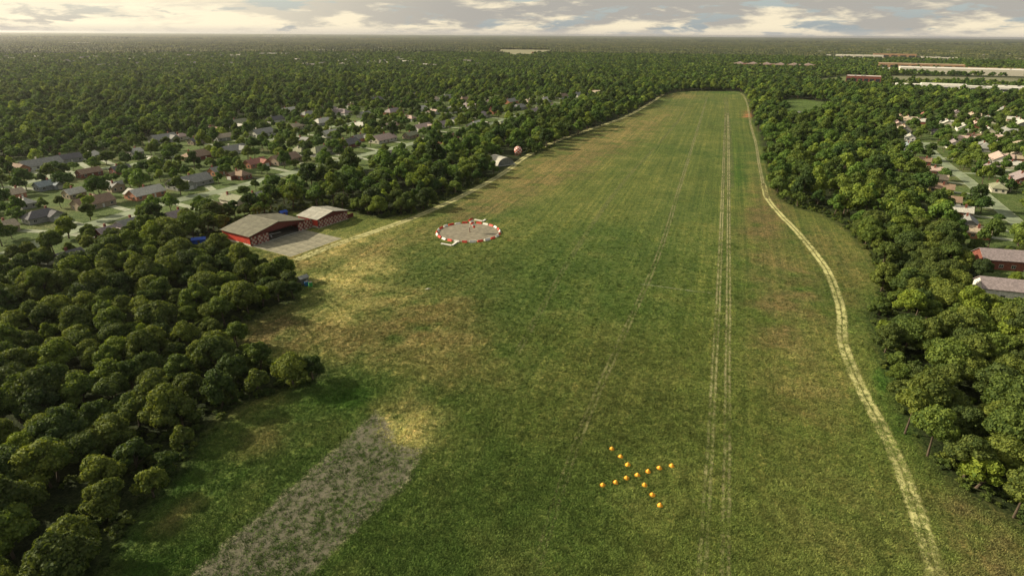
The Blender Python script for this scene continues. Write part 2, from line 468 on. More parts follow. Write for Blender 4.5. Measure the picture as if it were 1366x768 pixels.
sheet('grass_airfield', AIR, 0.02, 1.6, M['airgrass'], 'long mown grass runway strip and its verges', margin=2, colour=True)


def ragged(m, t, b, mask):
    tr = N(t, 'ShaderNodeBsdfTransparent'); mx = N(t, 'ShaderNodeMixShader'); o = t.nodes['Material Output']
    t.links.new(mask, mx.inputs[0]); t.links.new(tr.outputs[0], mx.inputs[1]); t.links.new(b.outputs[0], mx.inputs[2])
    t.links.new(mx.outputs[0], o.inputs['Surface'])


def gravel_mat():
    m, t, b = newmat('overgrown_gravel')
    tc = N(t, 'ShaderNodeTexCoord'); P = tc.outputs['Object']; at = N(t, 'ShaderNodeAttribute', attribute_name='edge')
    n1 = noise(t, P, 2.6, 7, 0.78, 0.4); n2 = noise(t, P, 0.3, 8, 0.72, 0.6)
    Q = mapping(t, mapping(t, P, rot=(0, 0, math.radians(-36))), scale=(0.05, 0.8, 1)); n3 = noise(t, Q, 1.0, 5, 0.7)
    c = mixc(t, smooth(t, n1, 0.3, 0.7), (0.075, 0.069, 0.043), (0.16, 0.146, 0.094))
    c = mixc(t, smooth(t, n2, 0.47, 0.68, 0, 0.4), c, mixc(t, smooth(t, n1, 0.35, 0.7), (0.04, 0.05, 0.018), (0.15, 0.16, 0.06)))
    c = mixc(t, smooth(t, n3, 0.45, 0.7, 0, 0.55), c, (0.13, 0.14, 0.06)); c = mixc(t, smooth(t, n3, 0.28, 0.45, 0.6, 0), c, (0.045, 0.055, 0.025))
    rim = smooth(t, at.outputs['Fac'], 0.3, 1.8, 1, 0)
    c = mixc(t, mth(t, 'MULTIPLY', rim, smooth(t, n1, 0.4, 0.6)), c, (0.34, 0.32, 0.18))
    t.links.new(c, b.inputs['Base Color']); b.inputs['Roughness'].default_value = 0.95
    bp = N(t, 'ShaderNodeBump'); bp.inputs['Strength'].default_value = 0.8; bp.inputs['Distance'].default_value = 0.3
    t.links.new(n1, bp.inputs['Height']); t.links.new(bp.outputs[0], b.inputs['Normal'])
    e = mth(t, 'ADD', at.outputs['Fac'], mth(t, 'MULTIPLY', mth(t, 'SUBTRACT', n2, 0.5), 7.0))
    e = mth(t, 'ADD', e, mth(t, 'MULTIPLY', mth(t, 'SUBTRACT', n1, 0.5), 3.0))
    ragged(m, t, b, mth(t, 'MULTIPLY', smooth(t, e, -0.5, 1.8), 0.93))
    return m


sheet('gravel_strip', GP([(205, 800), (250, 768), (300, 722), (400, 638), (500, 548), (520, 562), (532, 592), (566, 598), (548, 640), (480, 705), (420, 768), (385, 800)]),
      0.045, 0.6, gravel_mat(), 'broad overgrown grey gravel strip beside the runway grass', margin=2)


def ribbon(name, pts, width, m, label, z, step=3.0, G_=True, kind='structure'):
    P = GP(pts) if G_ else np.array(pts)
    # resample with a Catmull-Rom spline
    out = []
    Q = np.vstack([2 * P[0] - P[1], P, 2 * P[-1] - P[-2]])
    for i in range(1, len(Q) - 2):
        n = max(2, int(np.hypot(*(Q[i + 1] - Q[i])) / step))
        for k in range(n):
            t_ = k / n
            out.append(0.5 * ((2 * Q[i]) + (-Q[i - 1] + Q[i + 1]) * t_ + (2 * Q[i - 1] - 5 * Q[i] + 4 * Q[i + 1] - Q[i + 2]) * t_ ** 2 + (-Q[i - 1] + 3 * Q[i] - 3 * Q[i + 1] + Q[i + 2]) * t_ ** 3))
    out.append(Q[-2]); C = np.array(out)
    T = np.gradient(C, axis=0); T /= np.linalg.norm(T, axis=1)[:, None]; Nn = np.stack([-T[:, 1], T[:, 0]], 1)
    ks = np.linspace(-1, 1, 7); L = np.concatenate([[0], np.cumsum(np.hypot(*np.diff(C, axis=0).T))])
    V = np.concatenate([np.column_stack([C + Nn * (k * width / 2), np.full(len(C), z)]) for k in ks])
    n = len(C); F = []
    for j in range(6):
        a = np.arange(n - 1) + j * n; F.append(np.stack([a + n, a, a + 1, a + n + 1], 1))
    F = np.concatenate(F)
    ac = np.repeat(ks, n); al = np.tile(L, 7)
    o = put(name, npmesh(name, V, F, {'across': ('POINT', 'FLOAT', ac), 'along': ('POINT', 'FLOAT', al)}, m))
    tag(o, label, kind=kind); return o


def rut_mat(name, col, strength, ruts, w, seedz, dirt=(0.12, 0.10, 0.045)):
    m, t, b = newmat(name)
    tc = N(t, 'ShaderNodeTexCoord'); P = mapping(t, tc.outputs['Object'], loc=(0, 0, seedz))
    A = N(t, 'ShaderNodeAttribute', attribute_name='across').outputs['Fac']
    n1 = noise(t, P, 1.3, 7, 0.72, 0.4); n2 = noise(t, P, 0.12, 4, 0.6)
    wob = mth(t, 'ADD', A, mth(t, 'MULTIPLY', mth(t, 'SUBTRACT', n2, 0.5), 0.35))
    mask = None
    for r in ruts:
        d = mth(t, 'ABSOLUTE', mth(t, 'SUBTRACT', wob, r))
        d = mth(t, 'ADD', d, mth(t, 'MULTIPLY', mth(t, 'SUBTRACT', n1, 0.5), w * 2.6))
        k = smooth(t, d, w * 0.45, w * 1.35, 1, 0)
        mask = k if mask is None else mth(t, 'MAXIMUM', mask, k)
    c = mixc(t, smooth(t, n1, 0.3, 0.7), dirt, col)
    c = mixc(t, smooth(t, n2, 0.4, 0.6, 0, 0.35), c, tuple(x * 1.3 for x in col))
    t.links.new(c, b.inputs['Base Color']); b.inputs['Roughness'].default_value = 0.95
    br = smooth(t, noise(t, P, 0.07, 6, 0.75), 0.36, 0.54, strength * (0.55 if 'track' in name else 0.22), strength)
    ragged(m, t, b, mth(t, 'MULTIPLY', mask, br))
    return m


ribbon('dirt_track', [(885, 126), (862, 141), (832, 157), (780, 175), (738, 190), (700, 210), (680, 225), (655, 241), (625, 257), (592, 273), (560, 287), (525, 300), (490, 312), (460, 322), (430, 333), (395, 347)],
       6.0, rut_mat('left_track', (0.42, 0.40, 0.17), 0.95, (-0.38, 0.38), 0.40, 0.0, (0.26, 0.24, 0.09)), 'pale worn dirt track curving along the left edge of the runway', 0.05)
ribbon('dirt_track', [(975, 122.5), (990, 126), (997, 140), (1001, 165), (1008, 190), (1012, 215), (1018, 245), (1024, 265)],
       3.0, rut_mat('far_right_track', (0.36, 0.33, 0.16), 0.55, (-0.4, 0.4), 0.36, 21.0, (0.2, 0.19, 0.08)), 'faint far stretch of the dirt track along the right trees', 0.05)
ribbon('dirt_track', [(1018, 245), (1024, 265), (1040, 285), (1062, 308), (1085, 335), (1104, 362), (1116, 392), (1123, 420), (1123, 450), (1132, 480),
                      (1150, 520), (1172, 562), (1192, 602), (1210, 645), (1226, 690), (1240, 735), (1250, 775), (1256, 800)],
       4.4, rut_mat('right_track', (0.47, 0.45, 0.18), 1.0, (-0.4, 0.4), 0.36, 3.0, (0.24, 0.23, 0.08)), 'pale twin-rutted dirt track running down the right edge of the runway', 0.05)
faint = (0.25, 0.25, 0.095)
ribbon('wheel_track', [(932, 790), (938, 740), (947, 600), (954, 470), (960, 360), (966, 200), (968, 150)], 2.6, rut_mat('wheel_a', faint, 0.95, (-0.4, 0.45), 0.3, 5.0), 'pair of faint dry wheel lines left of the twin beside it', 0.05)
ribbon('wheel_track', [(968, 790), (968, 740), (970, 600), (971, 470), (972, 360), (972, 200), (971, 150)], 2.6, rut_mat('wheel_b', faint, 0.95, (-0.4, 0.45), 0.3, 8.0), 'pair of faint dry wheel lines nearer the right-hand track', 0.06)
ribbon('wheel_track', [(715, 760), (752, 640), (790, 540), (830, 450), (862, 380), (886, 318), (905, 255), (922, 200), (938, 148), (943, 130)], 2.6, rut_mat('wheel_c', faint, 0.6, (-0.5, 0.5), 0.3, 11.0), 'long faint dry line down the middle of the runway', 0.05)
ribbon('wheel_track', [(690, 470), (770, 330), (830, 245), (880, 190), (915, 150)], 2.6, rut_mat('wheel_d', (0.2, 0.2, 0.08), 0.3, (-0.5, 0.5), 0.3, 14.0), 'faint dry line left of the middle of the runway', 0.05)
ribbon('wheel_track', [(972, 250), (972, 200), (970, 160), (968, 130)], 9, rut_mat('wheel_e', (0.2, 0.2, 0.08), 0.2, (-0.4, 0.3), 0.35, 17.0), 'broad faint worn band at the far end of the runway', 0.05)
ribbon('threshold_line', [(855, 379), (880, 382), (915, 387), (950, 391)], 1.3, rut_mat('line_track', (0.3, 0.34, 0.18), 0.8, (0.0,), 0.6, 19.0), 'thin pale line across the runway grass', 0.055)

M['asphalt'] = mat('pale_road_asphalt', (0.19, 0.225, 0.135), 0.9, 0.3, 0.12, dirt=(0.10, 0.13, 0.065))
M['drive'] = mat('pale_driveway_concrete', (0.25, 0.27, 0.18), 0.9, 0.3, 0.3, dirt=(0.15, 0.17, 0.1))
for nm, w, lb in (('street', 9, 'main pale residential street running between the left houses'), ('side_street', 8, 'second pale residential street behind the left houses'),
                  ('cross_street', 7.5, 'pale street among the houses on the right'), ('lane', 4.5, 'narrow pale lane branching right between the right houses')):
    ribbon(nm, streets[nm], w, M['asphalt'], lb, 0.06 if nm != 'lane' else 0.05, 6)
def kerbs(nm, w):
    P = streetsG[nm]
    T = np.gradient(P, axis=0); T /= np.linalg.norm(T, axis=1)[:, None]; Nn = np.stack([-T[:, 1], T[:, 0]], 1)
    for s in (-1, 1):
        Q = P + Nn * s * (w / 2 + 0.12); mb = MB()
        for a, b in zip(Q[:-1], Q[1:]):
            d = (b - a) / np.hypot(*(b - a)); n_ = np.array([-d[1], d[0]]) * 0.11
            mb.slab([(*(a - n_), 0.14), (*(b - n_), 0.14), (*(b + n_), 0.14), (*(a + n_), 0.14)], 0.14)
        tag(mb.build('kerb', M['drive']), 'low concrete kerb along the %s' % nm.replace('_', ' '), kind='structure')
kerbs('street', 9); kerbs('cross_street', 7.5)

# ------------------------------------------------------------------ hangars
HA = math.radians(59)                                     # direction of the hangar fronts
corr = M['hangar_roof']


def corrugate(m, scale, ax):
    t = m.node_tree; b = t.nodes['Principled BSDF']
    tc = N(t, 'ShaderNodeTexCoord'); w = N(t, 'ShaderNodeTexWave'); w.bands_direction = ax; w.inputs['Scale'].default_value = scale
    t.links.new(tc.outputs['Object'], w.inputs['Vector'])
    bp = N(t, 'ShaderNodeBump'); bp.inputs['Strength'].default_value = 0.6; bp.inputs['Distance'].default_value = 0.08
    t.links.new(w.outputs['Fac'], bp.inputs['Height']); t.links.new(bp.outputs[0], b.inputs['Normal'])


corrugate(M['hangar_roof'], 0.8, 'Y'); corrugate(M['pale_roof'], 0.8, 'Y'); corrugate(M['grey_metal'], 0.9, 'Y')
CH1 = checker_mat('red_cream_checker', (0.24, 0.035, 0.025), (0.42, 0.34, 0.26), 0.95)


def hangar(name, label, loc, W, D, he, hr, roofm, open_):
    """local x runs along the front (towards the far end), local -y is the front; origin = near front corner"""
    t = thing(name, label, 'hangar', (loc[0], loc[1], 0), HA, 'chequered red hangars')
    w = 0.18
    MB().box(0, w, w, D, 0.9, he).build('side_wall', M['red_paint'], t)
    MB().box(-0.02, w + 0.02, w, D, 0, 0.9).build('side_wall_base', M['cream'], t, 'cream painted strip at the foot of the red wall')
    MB().box(W - w, W, w, D, 0, he).build('side_wall', M['red_paint'], t)
    MB().add([(0, D, 0), (W, D, 0), (W, D, he), (W / 2, D, hr), (0, D, he), (0, D + w, 0), (W, D + w, 0), (W, D + w, he), (W / 2, D + w, hr), (0, D + w, he)],
             [(0, 1, 2, 3, 4), (9, 8, 7, 6, 5), (0, 5, 6, 1), (1, 6, 7, 2), (4, 9, 5, 0)]).build('rear_wall', M['red_paint'], t)
    # front gable above the doors
    dh = he - 0.5
    MB().add([(0, 0, dh), (W, 0, dh), (W, 0, he), (W / 2, 0, hr - 0.06), (0, 0, he), (0, w, dh), (W, w, dh), (W, w, he), (W / 2, w, hr - 0.06), (0, w, he)],
             [(0, 1, 2, 3, 4), (9, 8, 7, 6, 5), (0, 5, 6, 1)]).build('front_gable', M['dark_red'], t)
    ov = 0.7
    sl = (hr - he) / (W / 2)
    for s in (0, 1):
        x0, x1 = (-ov, W / 2) if s == 0 else (W / 2, W + ov)
        z0 = he + 0.25 - ov * sl if s == 0 else hr + 0.25; z1 = hr + 0.25 if s == 0 else he + 0.25 - ov * sl
        r = MB().slab([(x0, -ov, z0), (x1, -ov, z1), (x1, D + ov, z1), (x0, D + ov, z0)], 0.22).build('roof_slope', roofm, t)
        mb = MB(); n = int(D / 1.1)                       # standing seams
        for k in range(n + 1):
            y = -ov + 0.05 + k * (D + 2 * ov - 0.15) / n
            mb.slab([(x0 + 0.05, y, z0 + 0.07), (x1 - 0.05, y, z1 + 0.07), (x1 - 0.05, y + 0.07, z1 + 0.07), (x0 + 0.05, y + 0.07, z0 + 0.07)], 0.09)
        mb.build('roof_seams', roofm, r)
    MB().tube((W / 2, -ov, hr + 0.24), (W / 2, D + ov, hr + 0.24), 0.22, n=6).build('ridge_cap', roofm, t)
    MB().box(w, W - w, w, D, 0.03, 0.09).build('floor', M['concrete'], t)
    if open_:
        for k in range(1, 4):                             # portal frames inside
            y = k * D / 4; f = MB()
            f.box(w, w + 0.3, y, y + 0.25, 0.1, he); f.box(W - w - 0.3, W - w, y, y + 0.25, 0.1, he)
            f.tube((w, y, he - 0.1), (W / 2, y, hr - 0.15), 0.12, n=4); f.tube((W - w, y, he - 0.1), (W / 2, y, hr - 0.15), 0.12, n=4)
            f.build('portal_frame', M['cream'], t)
    MB().box(-0.3, W + (8.5 if open_ else 0.3), -0.62, -0.1, dh + 0.02, dh + 0.24).build('door_rail', M['dark_red'], t)
    MB().box(-0.3, W + (8.5 if open_ else 0.3), -0.62, -0.1, 0.03, 0.12).build('floor_track', M['straw'], t)
    return t


def leaf(t, x0, x1, y, h, label=None):
    o = MB().box(x0, x1, y - 0.06, y + 0.06, 0.15, h).build('door_leaf', CH1, t, label)
    for xx in (x0, x1 - 0.14): MB().box(xx, xx + 0.14, y - 0.12, y - 0.07, 0.15, h).build('stile', M['dark_red'], o)


hb = G(335, 329)
W1, D1 = 31.0, 19.5
big = hangar('hangar', 'large hangar with weathered olive-grey roof and open chequered doors beside the concrete apron', hb, W1, D1, 4.7, 7.6, M['hangar_roof'], True)
for k in range(3): leaf(big, 0.2 + k * 3.2, 3.3 + k * 3.2, -0.22 - 0.15 * (k % 2), 4.3)
for k in range(4): leaf(big, W1 - 4.6 + k * 3.2, W1 - 1.5 + k * 3.2, -0.22 - 0.15 * (k % 2), 4.3)
sb = G(424.7, 304.5)
W2, D2 = 19.5, 13.5
sml = hangar('hangar', 'small hangar with pale roof and closed chequered doors behind the large one', sb, W2, D2, 4.4, 6.3, M['pale_roof'], False)
for k in range(6): leaf(sml, 0.15 + k * 3.2, 3.3 + k * 3.2, -0.22 - 0.15 * (k % 2), 4.0)
MB().box(W2 + 0.3, W2 + 4.5, 0.3, 0.5, 0.0, 2.0).build('screen_wall', M['dark_red'], sml)

# apron: poured slabs, one object each
ap = thing('concrete_apron', 'pale concrete apron in front of the large open hangar', 'apron', (hb[0], hb[1], 0), HA)
del ap['category']; ap['kind'] = 'structure'
base = MB().slab([(0.4, -0.75, 0.05), (0.4, -25.5, 0.05), (W1 - 1.2, -25.5, 0.05), (W1 - 1.2, -0.75, 0.05)][::-1], 0.05).build('slab_bed', M['straw'], ap)
nxs, nys = 6, 5
sx, sy = (W1 - 1.8) / nxs, 24.4 / nys
sm = None
for i in range(nxs):
    for j in range(nys):
        if sm is None:
            q = MB().box(0.02, sx - 0.05, -sy + 0.05, -0.02, 0.0, 0.1); sm = q.mesh('slab'); sm.materials.append(M['apron'])
        o = put('slab', sm, ap); o.location = (0.5 + i * sx, -0.85 - j * sy, 0.0 + random.uniform(0, 0.012))


def light_aircraft(loc, rz):
    t = thing('light_aircraft', 'small white light aircraft parked inside the open hangar', 'aircraft', loc, rz)
    prof = [(-3.4, 0.12, 1.25), (-2.2, 0.28, 1.2), (-0.6, 0.5, 1.25), (0.8, 0.58, 1.25), (1.9, 0.48, 1.15), (2.6, 0.3, 1.1), (2.75, 0.12, 1.1)]
    mb = MB(); vs = []; n = 10
    for x, r, z in prof:
        for i in range(n):
            a = 2 * math.pi * i / n; vs.append((x, r * math.cos(a), z + r * math.sin(a)))
    fs = [(k * n + i, (k + 1) * n + i, (k + 1) * n + (i + 1) % n, k * n + (i + 1) % n) for k in range(len(prof) - 1) for i in range(n)]
    fs += [tuple(range(n)), tuple(range(len(vs) - 1, len(vs) - n - 1, -1))]
    mb.add(vs, fs).build('fuselage', M['white_paint'], t, smooth=True)
    MB().slab([(0.1, -5.2, 1.95), (1.3, -5.2, 1.95), (1.5, 0, 2.0), (1.3, 5.2, 1.95), (0.1, 5.2, 1.95), (-0.1, 0, 2.0)], 0.16).build('wing', M['white_paint'], t)
    MB().slab([(-3.4, -1.5, 1.45), (-2.7, -1.4, 1.45), (-2.5, 0, 1.45), (-2.7, 1.4, 1.45), (-3.4, 1.5, 1.45)], 0.07).build('tailplane', M['white_paint'], t)
    MB().add([(-3.5, -0.04, 1.4), (-2.4, -0.04, 1.4), (-3.0, -0.04, 2.6), (-3.6, -0.04, 2.6), (-3.5, 0.04, 1.4), (-2.4, 0.04, 1.4), (-3.0, 0.04, 2.6), (-3.6, 0.04, 2.6)],
             [(0, 1, 2, 3), (7, 6, 5, 4), (1, 5, 6, 2), (2, 6, 7, 3), (3, 7, 4, 0)]).build('tail_fin', M['white_paint'], t)
    MB().box(0.9, 1.6, -0.45, 0.45, 1.45, 1.86).build('windscreen', M['glass'], t)
    for x, y in ((0.4, -1.0), (0.4, 1.0), (2.2, 0)):
        MB().tube((x, y - 0.08, 0.3), (x, y + 0.08, 0.3), 0.22, n=10).build('wheel', M['dark_inside'], t)
        MB().tube((x, y, 0.3), (x, y * 0.4, 0.95), 0.05, n=5).build('gear_leg', M['white_paint'], t)
    MB().box(2.76, 2.82, -0.08, 0.08, 0.3, 1.9).build('propeller', M['dark_inside'], t)


ca, sa = math.cos(HA), math.sin(HA)
light_aircraft((hb[0] + ca * 12.5 - sa * 3.4, hb[1] + sa * 12.5 + ca * 3.4, 0.09), HA - 1.75)


# quonset hut and chequered tank
def quonset():
    p = G(675, 221); R, L = 7.4, 15.0
    t = thing('quonset_hut', 'grey half-round corrugated metal hut at the tree edge beside the left track', 'hut', (p[0], p[1], 0), math.radians(128))
    n = 18; mb = MB(); vs = []
    for x in (0, L):
        for rr in (R, R - 0.15):
            for i in range(n + 1):
                a = math.pi * i / n; vs.append((x, -rr * math.cos(a), rr * 0.78 * math.sin(a)))
    k = n + 1; fs = []
    for i in range(n):
        fs += [(i, i + 1, 2 * k + i + 1, 2 * k + i), (k + i, 3 * k + i, 3 * k + i + 1, k + i + 1), (i, k + i, k + i + 1, i + 1), (2 * k + i, 2 * k + i + 1, 3 * k + i + 1, 3 * k + i)]
    mb.add(vs, fs).build('arched_roof', M['pale_roof'], t, smooth=False)
    for x in (0.35, L - 0.45):
        pts = [(-R * 0.97 * math.cos(math.pi * i / n), R * 0.76 * math.sin(math.pi * i / n)) for i in range(n + 1)]
        MB().add([(x, a, b) for a, b in pts] + [(x + 0.1, a, b) for a, b in pts], [tuple(range(n, -1, -1)), tuple(range(n + 1, 2 * n + 2))]).build('end_wall', M['grey_metal'], t)
    for s in (-1, 1):
        MB().box(0.26, 0.34, 0.06 if s > 0 else -3.0, 3.0 if s > 0 else -0.06, 0.1, 4.2).build('door', M['grey_metal'], t)
    MB().box(0.1, 0.4, -R, R, 0, 0.3).build('foundation_kerb', M['white_paint'], t, 'pale kerb along the foot of the end wall')
    MB().box(-0.4, 0.6, -R - 0.6, -R + 0.5, 0, 1.0).build('corner_block', M['white_paint'], t)


quonset()


def tank():
    p = G(691, 208); t = thing('checkered_tank', 'round red and white chequered tank on short legs beside the grey hut', 'tank', (p[0], p[1], 0), 0.3)
    R, zc, nu, nv = 3.2, 4.3, 12, 8
    red, wht = MB(), MB()
    for i in range(nu):
        for j in range(nv):
            mb = red if (i + j) % 2 else wht; vs = []
            for (a, b) in ((i, j), (i + 1, j), (i + 1, j + 1), (i, j + 1)):
                az = 2 * math.pi * a / nu; el = -math.pi / 2 + math.pi * b / nv
                vs.append((R * math.cos(el) * math.cos(az), R * math.cos(el) * math.sin(az), zc + R * math.sin(el)))
            mb.add(vs, [(0, 1, 2, 3)])
    red.build('red_plates', M['red_paint'], t); wht.build('white_plates', M['white_paint'], t)
    for k in range(6):
        a = k * math.pi / 3; MB().tube((2.3 * math.cos(a), 2.3 * math.sin(a), 0), (2.3 * math.cos(a), 2.3 * math.sin(a), 2.5), 0.15, n=6).build('leg', M['dark_red'], t)
    MB().tube((0, 0, zc + R - 0.05), (0, 0, zc + R + 0.5), 0.35, n=8).build('hatch', M['dark_red'], t)


tank()


# ------------------------------------------------------------------ segmented circle with windsock
def circle():
    c = G(625, 310.0); R = 14.6
    pad = MB(); n = 64
    pts = [(R * math.cos(2 * math.pi * i / n), R * math.sin(2 * math.pi * i / n), 0.09) for i in range(n)]
    o = pad.slab(pts, 0.09).build('round_concrete_pad', M['concrete']); o.location = (c[0], c[1], 0)
    tag(o, 'round grey concrete pad inside the red and white marker ring', kind='structure')
    t = thing('segmented_circle', 'ring of red and white marker panels round the windsock pad', 'marker ring', (c[0], c[1], 0))
    NS = 26; Ro = R + 0.55
    meshes = []
    for mcol in (M['white_paint'], M['red_paint']):
        L = 2 * math.pi * Ro / NS * 0.80; mb = MB()
        h = L / 2; d = 0.62; z = 0.95
        mb.add([(-h, -d, 0.02), (h, -d, 0.02), (h, d, 0.02), (-h, d, 0.02), (-h, -0.12, z), (h, -0.12, z), (h, 0.12, z), (-h, 0.12, z)],
               [(0, 3, 2, 1), (0, 1, 5, 4), (1, 2, 6, 5), (2, 3, 7, 6), (3, 0, 4, 7), (4, 5, 6, 7)])
        q = mb.mesh('marker_panel'); q.materials.append(mcol); meshes.append(q)
    for k in range(NS):
        a = 2 * math.pi * (k + 0.3) / NS
        o = put('marker_panel', meshes[k % 2], t, 'white marker panel' if k % 2 == 0 else 'red marker panel'); o.location = (Ro * math.cos(a), Ro * math.sin(a), 0); o.rotation_euler = (0, 0, a - math.pi / 2 + random.uniform(-.05, .05)); o.scale = (random.uniform(.78, 1.08), 1, random.uniform(.8, 1.05))
    w = thing('windsock', 'red and white windsock on a pole in the marker ring', 'windsock', (c[0] + 0.6, c[1] + 0.2, 0.09))
    MB().lathe([(0.5, 0), (0.5, 0.15), (0.25, 0.3)], 10).build('base', M['concrete'], w)
    MB().tube((0, 0, 0.2), (0, 0, 2.4), 0.16, 0.14).build('pole', M['dark_red'], w)
    MB().tube((0, 0, 2.4), (0, 0, 6.9), 0.12, 0.08).build('mast', M['white_paint'], w)
    prof = 5; p0 = Vector((0.35, -0.1, 6.4)); p1 = Vector((2.5, -2.2, 2.9)); ax = (p1 - p0)
    MB().tube((0, 0, 6.4), p0, 0.06, n=6).build('swivel_arm', M['dark_red'], w)
    for k in range(prof):
        a = p0 + ax * (k / prof); b = p0 + ax * ((k + 1) / prof) + Vector((0.05 * math.sin(k), 0, 0))
        MB().tube(a, b, 1.25 - 0.15 * k, 1.25 - 0.15 * (k + 1), n=12, caps=False).build('sock_band', M['red_paint'] if k % 2 == 0 else M['white_paint'], w, 'red band of the sock' if k % 2 == 0 else 'white band of the sock')
    for nm, pts, lb in (('near', [(588.6, 325.5), (603, 328), (610, 323.2)], 'white L-shaped marker on the grass just outside the near side of the ring'),
                        ('far', [(633, 293.5), (644, 295.6), (647.5, 293.5)], 'white L-shaped marker on the grass at the far side of the ring')):
        P = GP(pts); mb = MB()
        for a, b in zip(P[:-1], P[1:]):
            d = (b - a) / np.hypot(*(b - a)); nn = np.array([-d[1], d[0]]) * 0.45
            mb.slab([(*(a - nn), 0.45), (*(b - nn), 0.45), (*(b + nn), 0.45), (*(a + nn), 0.45)], 0.42 + (0.01 if a is P[0] else 0))
        cen = P.mean(0); mb.v = [(x - cen[0], y - cen[1], z) for x, y, z in mb.v]
        o = mb.build('direction_marker', M['white_paint']); o.location = (*cen, 0); tag(o, lb, 'marker', 'L-shaped markers by the ring')


circle()

# ------------------------------------------------------------------ closed-runway cross of markers
z = lambda a, b: (760 + a / 5.485, 560 + b / 5.485)
armA = [(308, 212), (372, 270), (425, 328), (495, 405), (547, 477), (603, 549), (660, 625)]
armB = [(241, 477), (336, 458), (415, 426), (573, 377), (655, 352), (746, 336)]
cm = MB().lathe([(0.64, 0.02), (0.62, 0.12), (0.5, 0.34), (0.3, 0.62), (0.12, 0.78)], 14).mesh('cone_body'); cm.materials.append(M['orange'])
rm = MB().lathe([(0.78, 0.0), (0.78, 0.05), (0.6, 0.08)], 14).mesh('rim'); rm.materials.append(M['orange'])
armn = ['far left end', 'far left arm next to the end one', 'far left arm next to the centre', 'centre', 'near right arm next to the centre', 'near right arm next to the end one', 'near right end']
armm = ['near left end', 'near left arm next to the end one', 'near left arm next to the centre', 'far right arm next to the centre', 'far right arm next to the end one', 'far right end']
for lst, nmz in ((armA, armn), (armB, armm)):
    for (a, b), w in zip(lst, nmz):
        p = G(*z(a, b))
        t = thing('marker_cone', 'yellow-orange cone at the %s of the cross' % w, 'cone', (p[0], p[1], 0.02), random.uniform(0, 6), 'cones laid out as a cross on the runway')
        t.scale = (.82, .82, .82); t.rotation_euler = (random.uniform(-.06, .06), random.uniform(-.06, .06), random.uniform(0, 6))
        put('cone_body', cm, t); put('rim', rm, t)

# small things by the wood
for (px, py, m_, lb) in ((409, 381, 'blue_drum', 'blue drum at the wood edge beside the green one'), (414.5, 382, 'green_drum', 'green drum at the wood edge beside the blue one')):
    p = G(px, py); t = thing('oil_drum', lb, 'drum', (p[0], p[1], 0.02), 0, 'drums at the wood edge')
    MB().lathe([(0.75, 0), (0.75, 0.6), (0.79, 0.63), (0.75, 0.66), (0.75, 1.2), (0.79, 1.23), (0.75, 1.26), (0.75, 1.8)], 16).build('shell', M[m_], t)
    MB().lathe([(0.7, 1.8), (0.7, 1.83)], 16).build('lid', M['dark_inside'], t)


def hut_shed(px, py, L, D, h, rz, roofm, wallm, label, name='shed'):
    p = G(px, py); t = thing(name, label, 'shed', (p[0], p[1], 0), rz)
    MB().box(-L / 2, L / 2, -D / 2, D / 2, 0, h).build('wall', wallm, t)
    MB().slab([(-L / 2 - .3, -D / 2 - .3, h + .35), (L / 2 + .3, -D / 2 - .3, h + .35), (L / 2 + .3, 0, h + 1.2), (-L / 2 - .3, 0, h + 1.2)], 0.12).build('roof', roofm, t)
    MB().slab([(-L / 2 - .3, 0, h + 1.2), (L / 2 + .3, 0, h + 1.2), (L / 2 + .3, D / 2 + .3, h + .35), (-L / 2 - .3, D / 2 + .3, h + .35)], 0.12).build('roof', roofm, t)
    for s in (-1, 1):
        x = s * L / 2; MB().add([(x, -D / 2, h), (x, D / 2, h), (x, 0, h + 1.05), (x - s * .1, -D / 2, h), (x - s * .1, D / 2, h), (x - s * .1, 0, h + 1.05)], [(0, 1, 2), (5, 4, 3)]).build('gable', wallm, t)
    MB().box(-0.5, 0.5, -D / 2 - 0.05, -D / 2 - 0.003, 0.05, 2.0).build('door', M['dark_inside'], t)


hut_shed(404.5, 378, 3.4, 2.6, 2.2, 0.9, M['grey_metal'], M['grey_metal'], 'small dark shed half under trees beside the two drums')
hut_shed(266, 324, 5.5, 3.0, 1.6, math.radians(20), M['blue'], M['blue'], 'low blue shed among trees left of the large hangar')
hut_shed(378, 287, 3.5, 2.5, 1.4, math.radians(50), M['blue'], M['blue'], 'low blue shed behind the hangars')
p = G(571, 386)
sc_ = MB(); sc_.add([(-1.3, -0.15, 0.05), (0, -0.35, 0.28), (1.5, 0.3, 0.05), (0.1, 0.1, 0.62), (-0.6, 0.25, 0.2)], [(0, 1, 3), (1, 2, 3), (2, 4, 3), (4, 0, 3), (0, 4, 2, 1)])
o = sc_.build('fallen_board', M['straw']); o.location = (p[0], p[1], 0.02); tag(o, 'small pale scrap lying alone on the grass below the ring', 'scrap')

# ------------------------------------------------------------------ houses


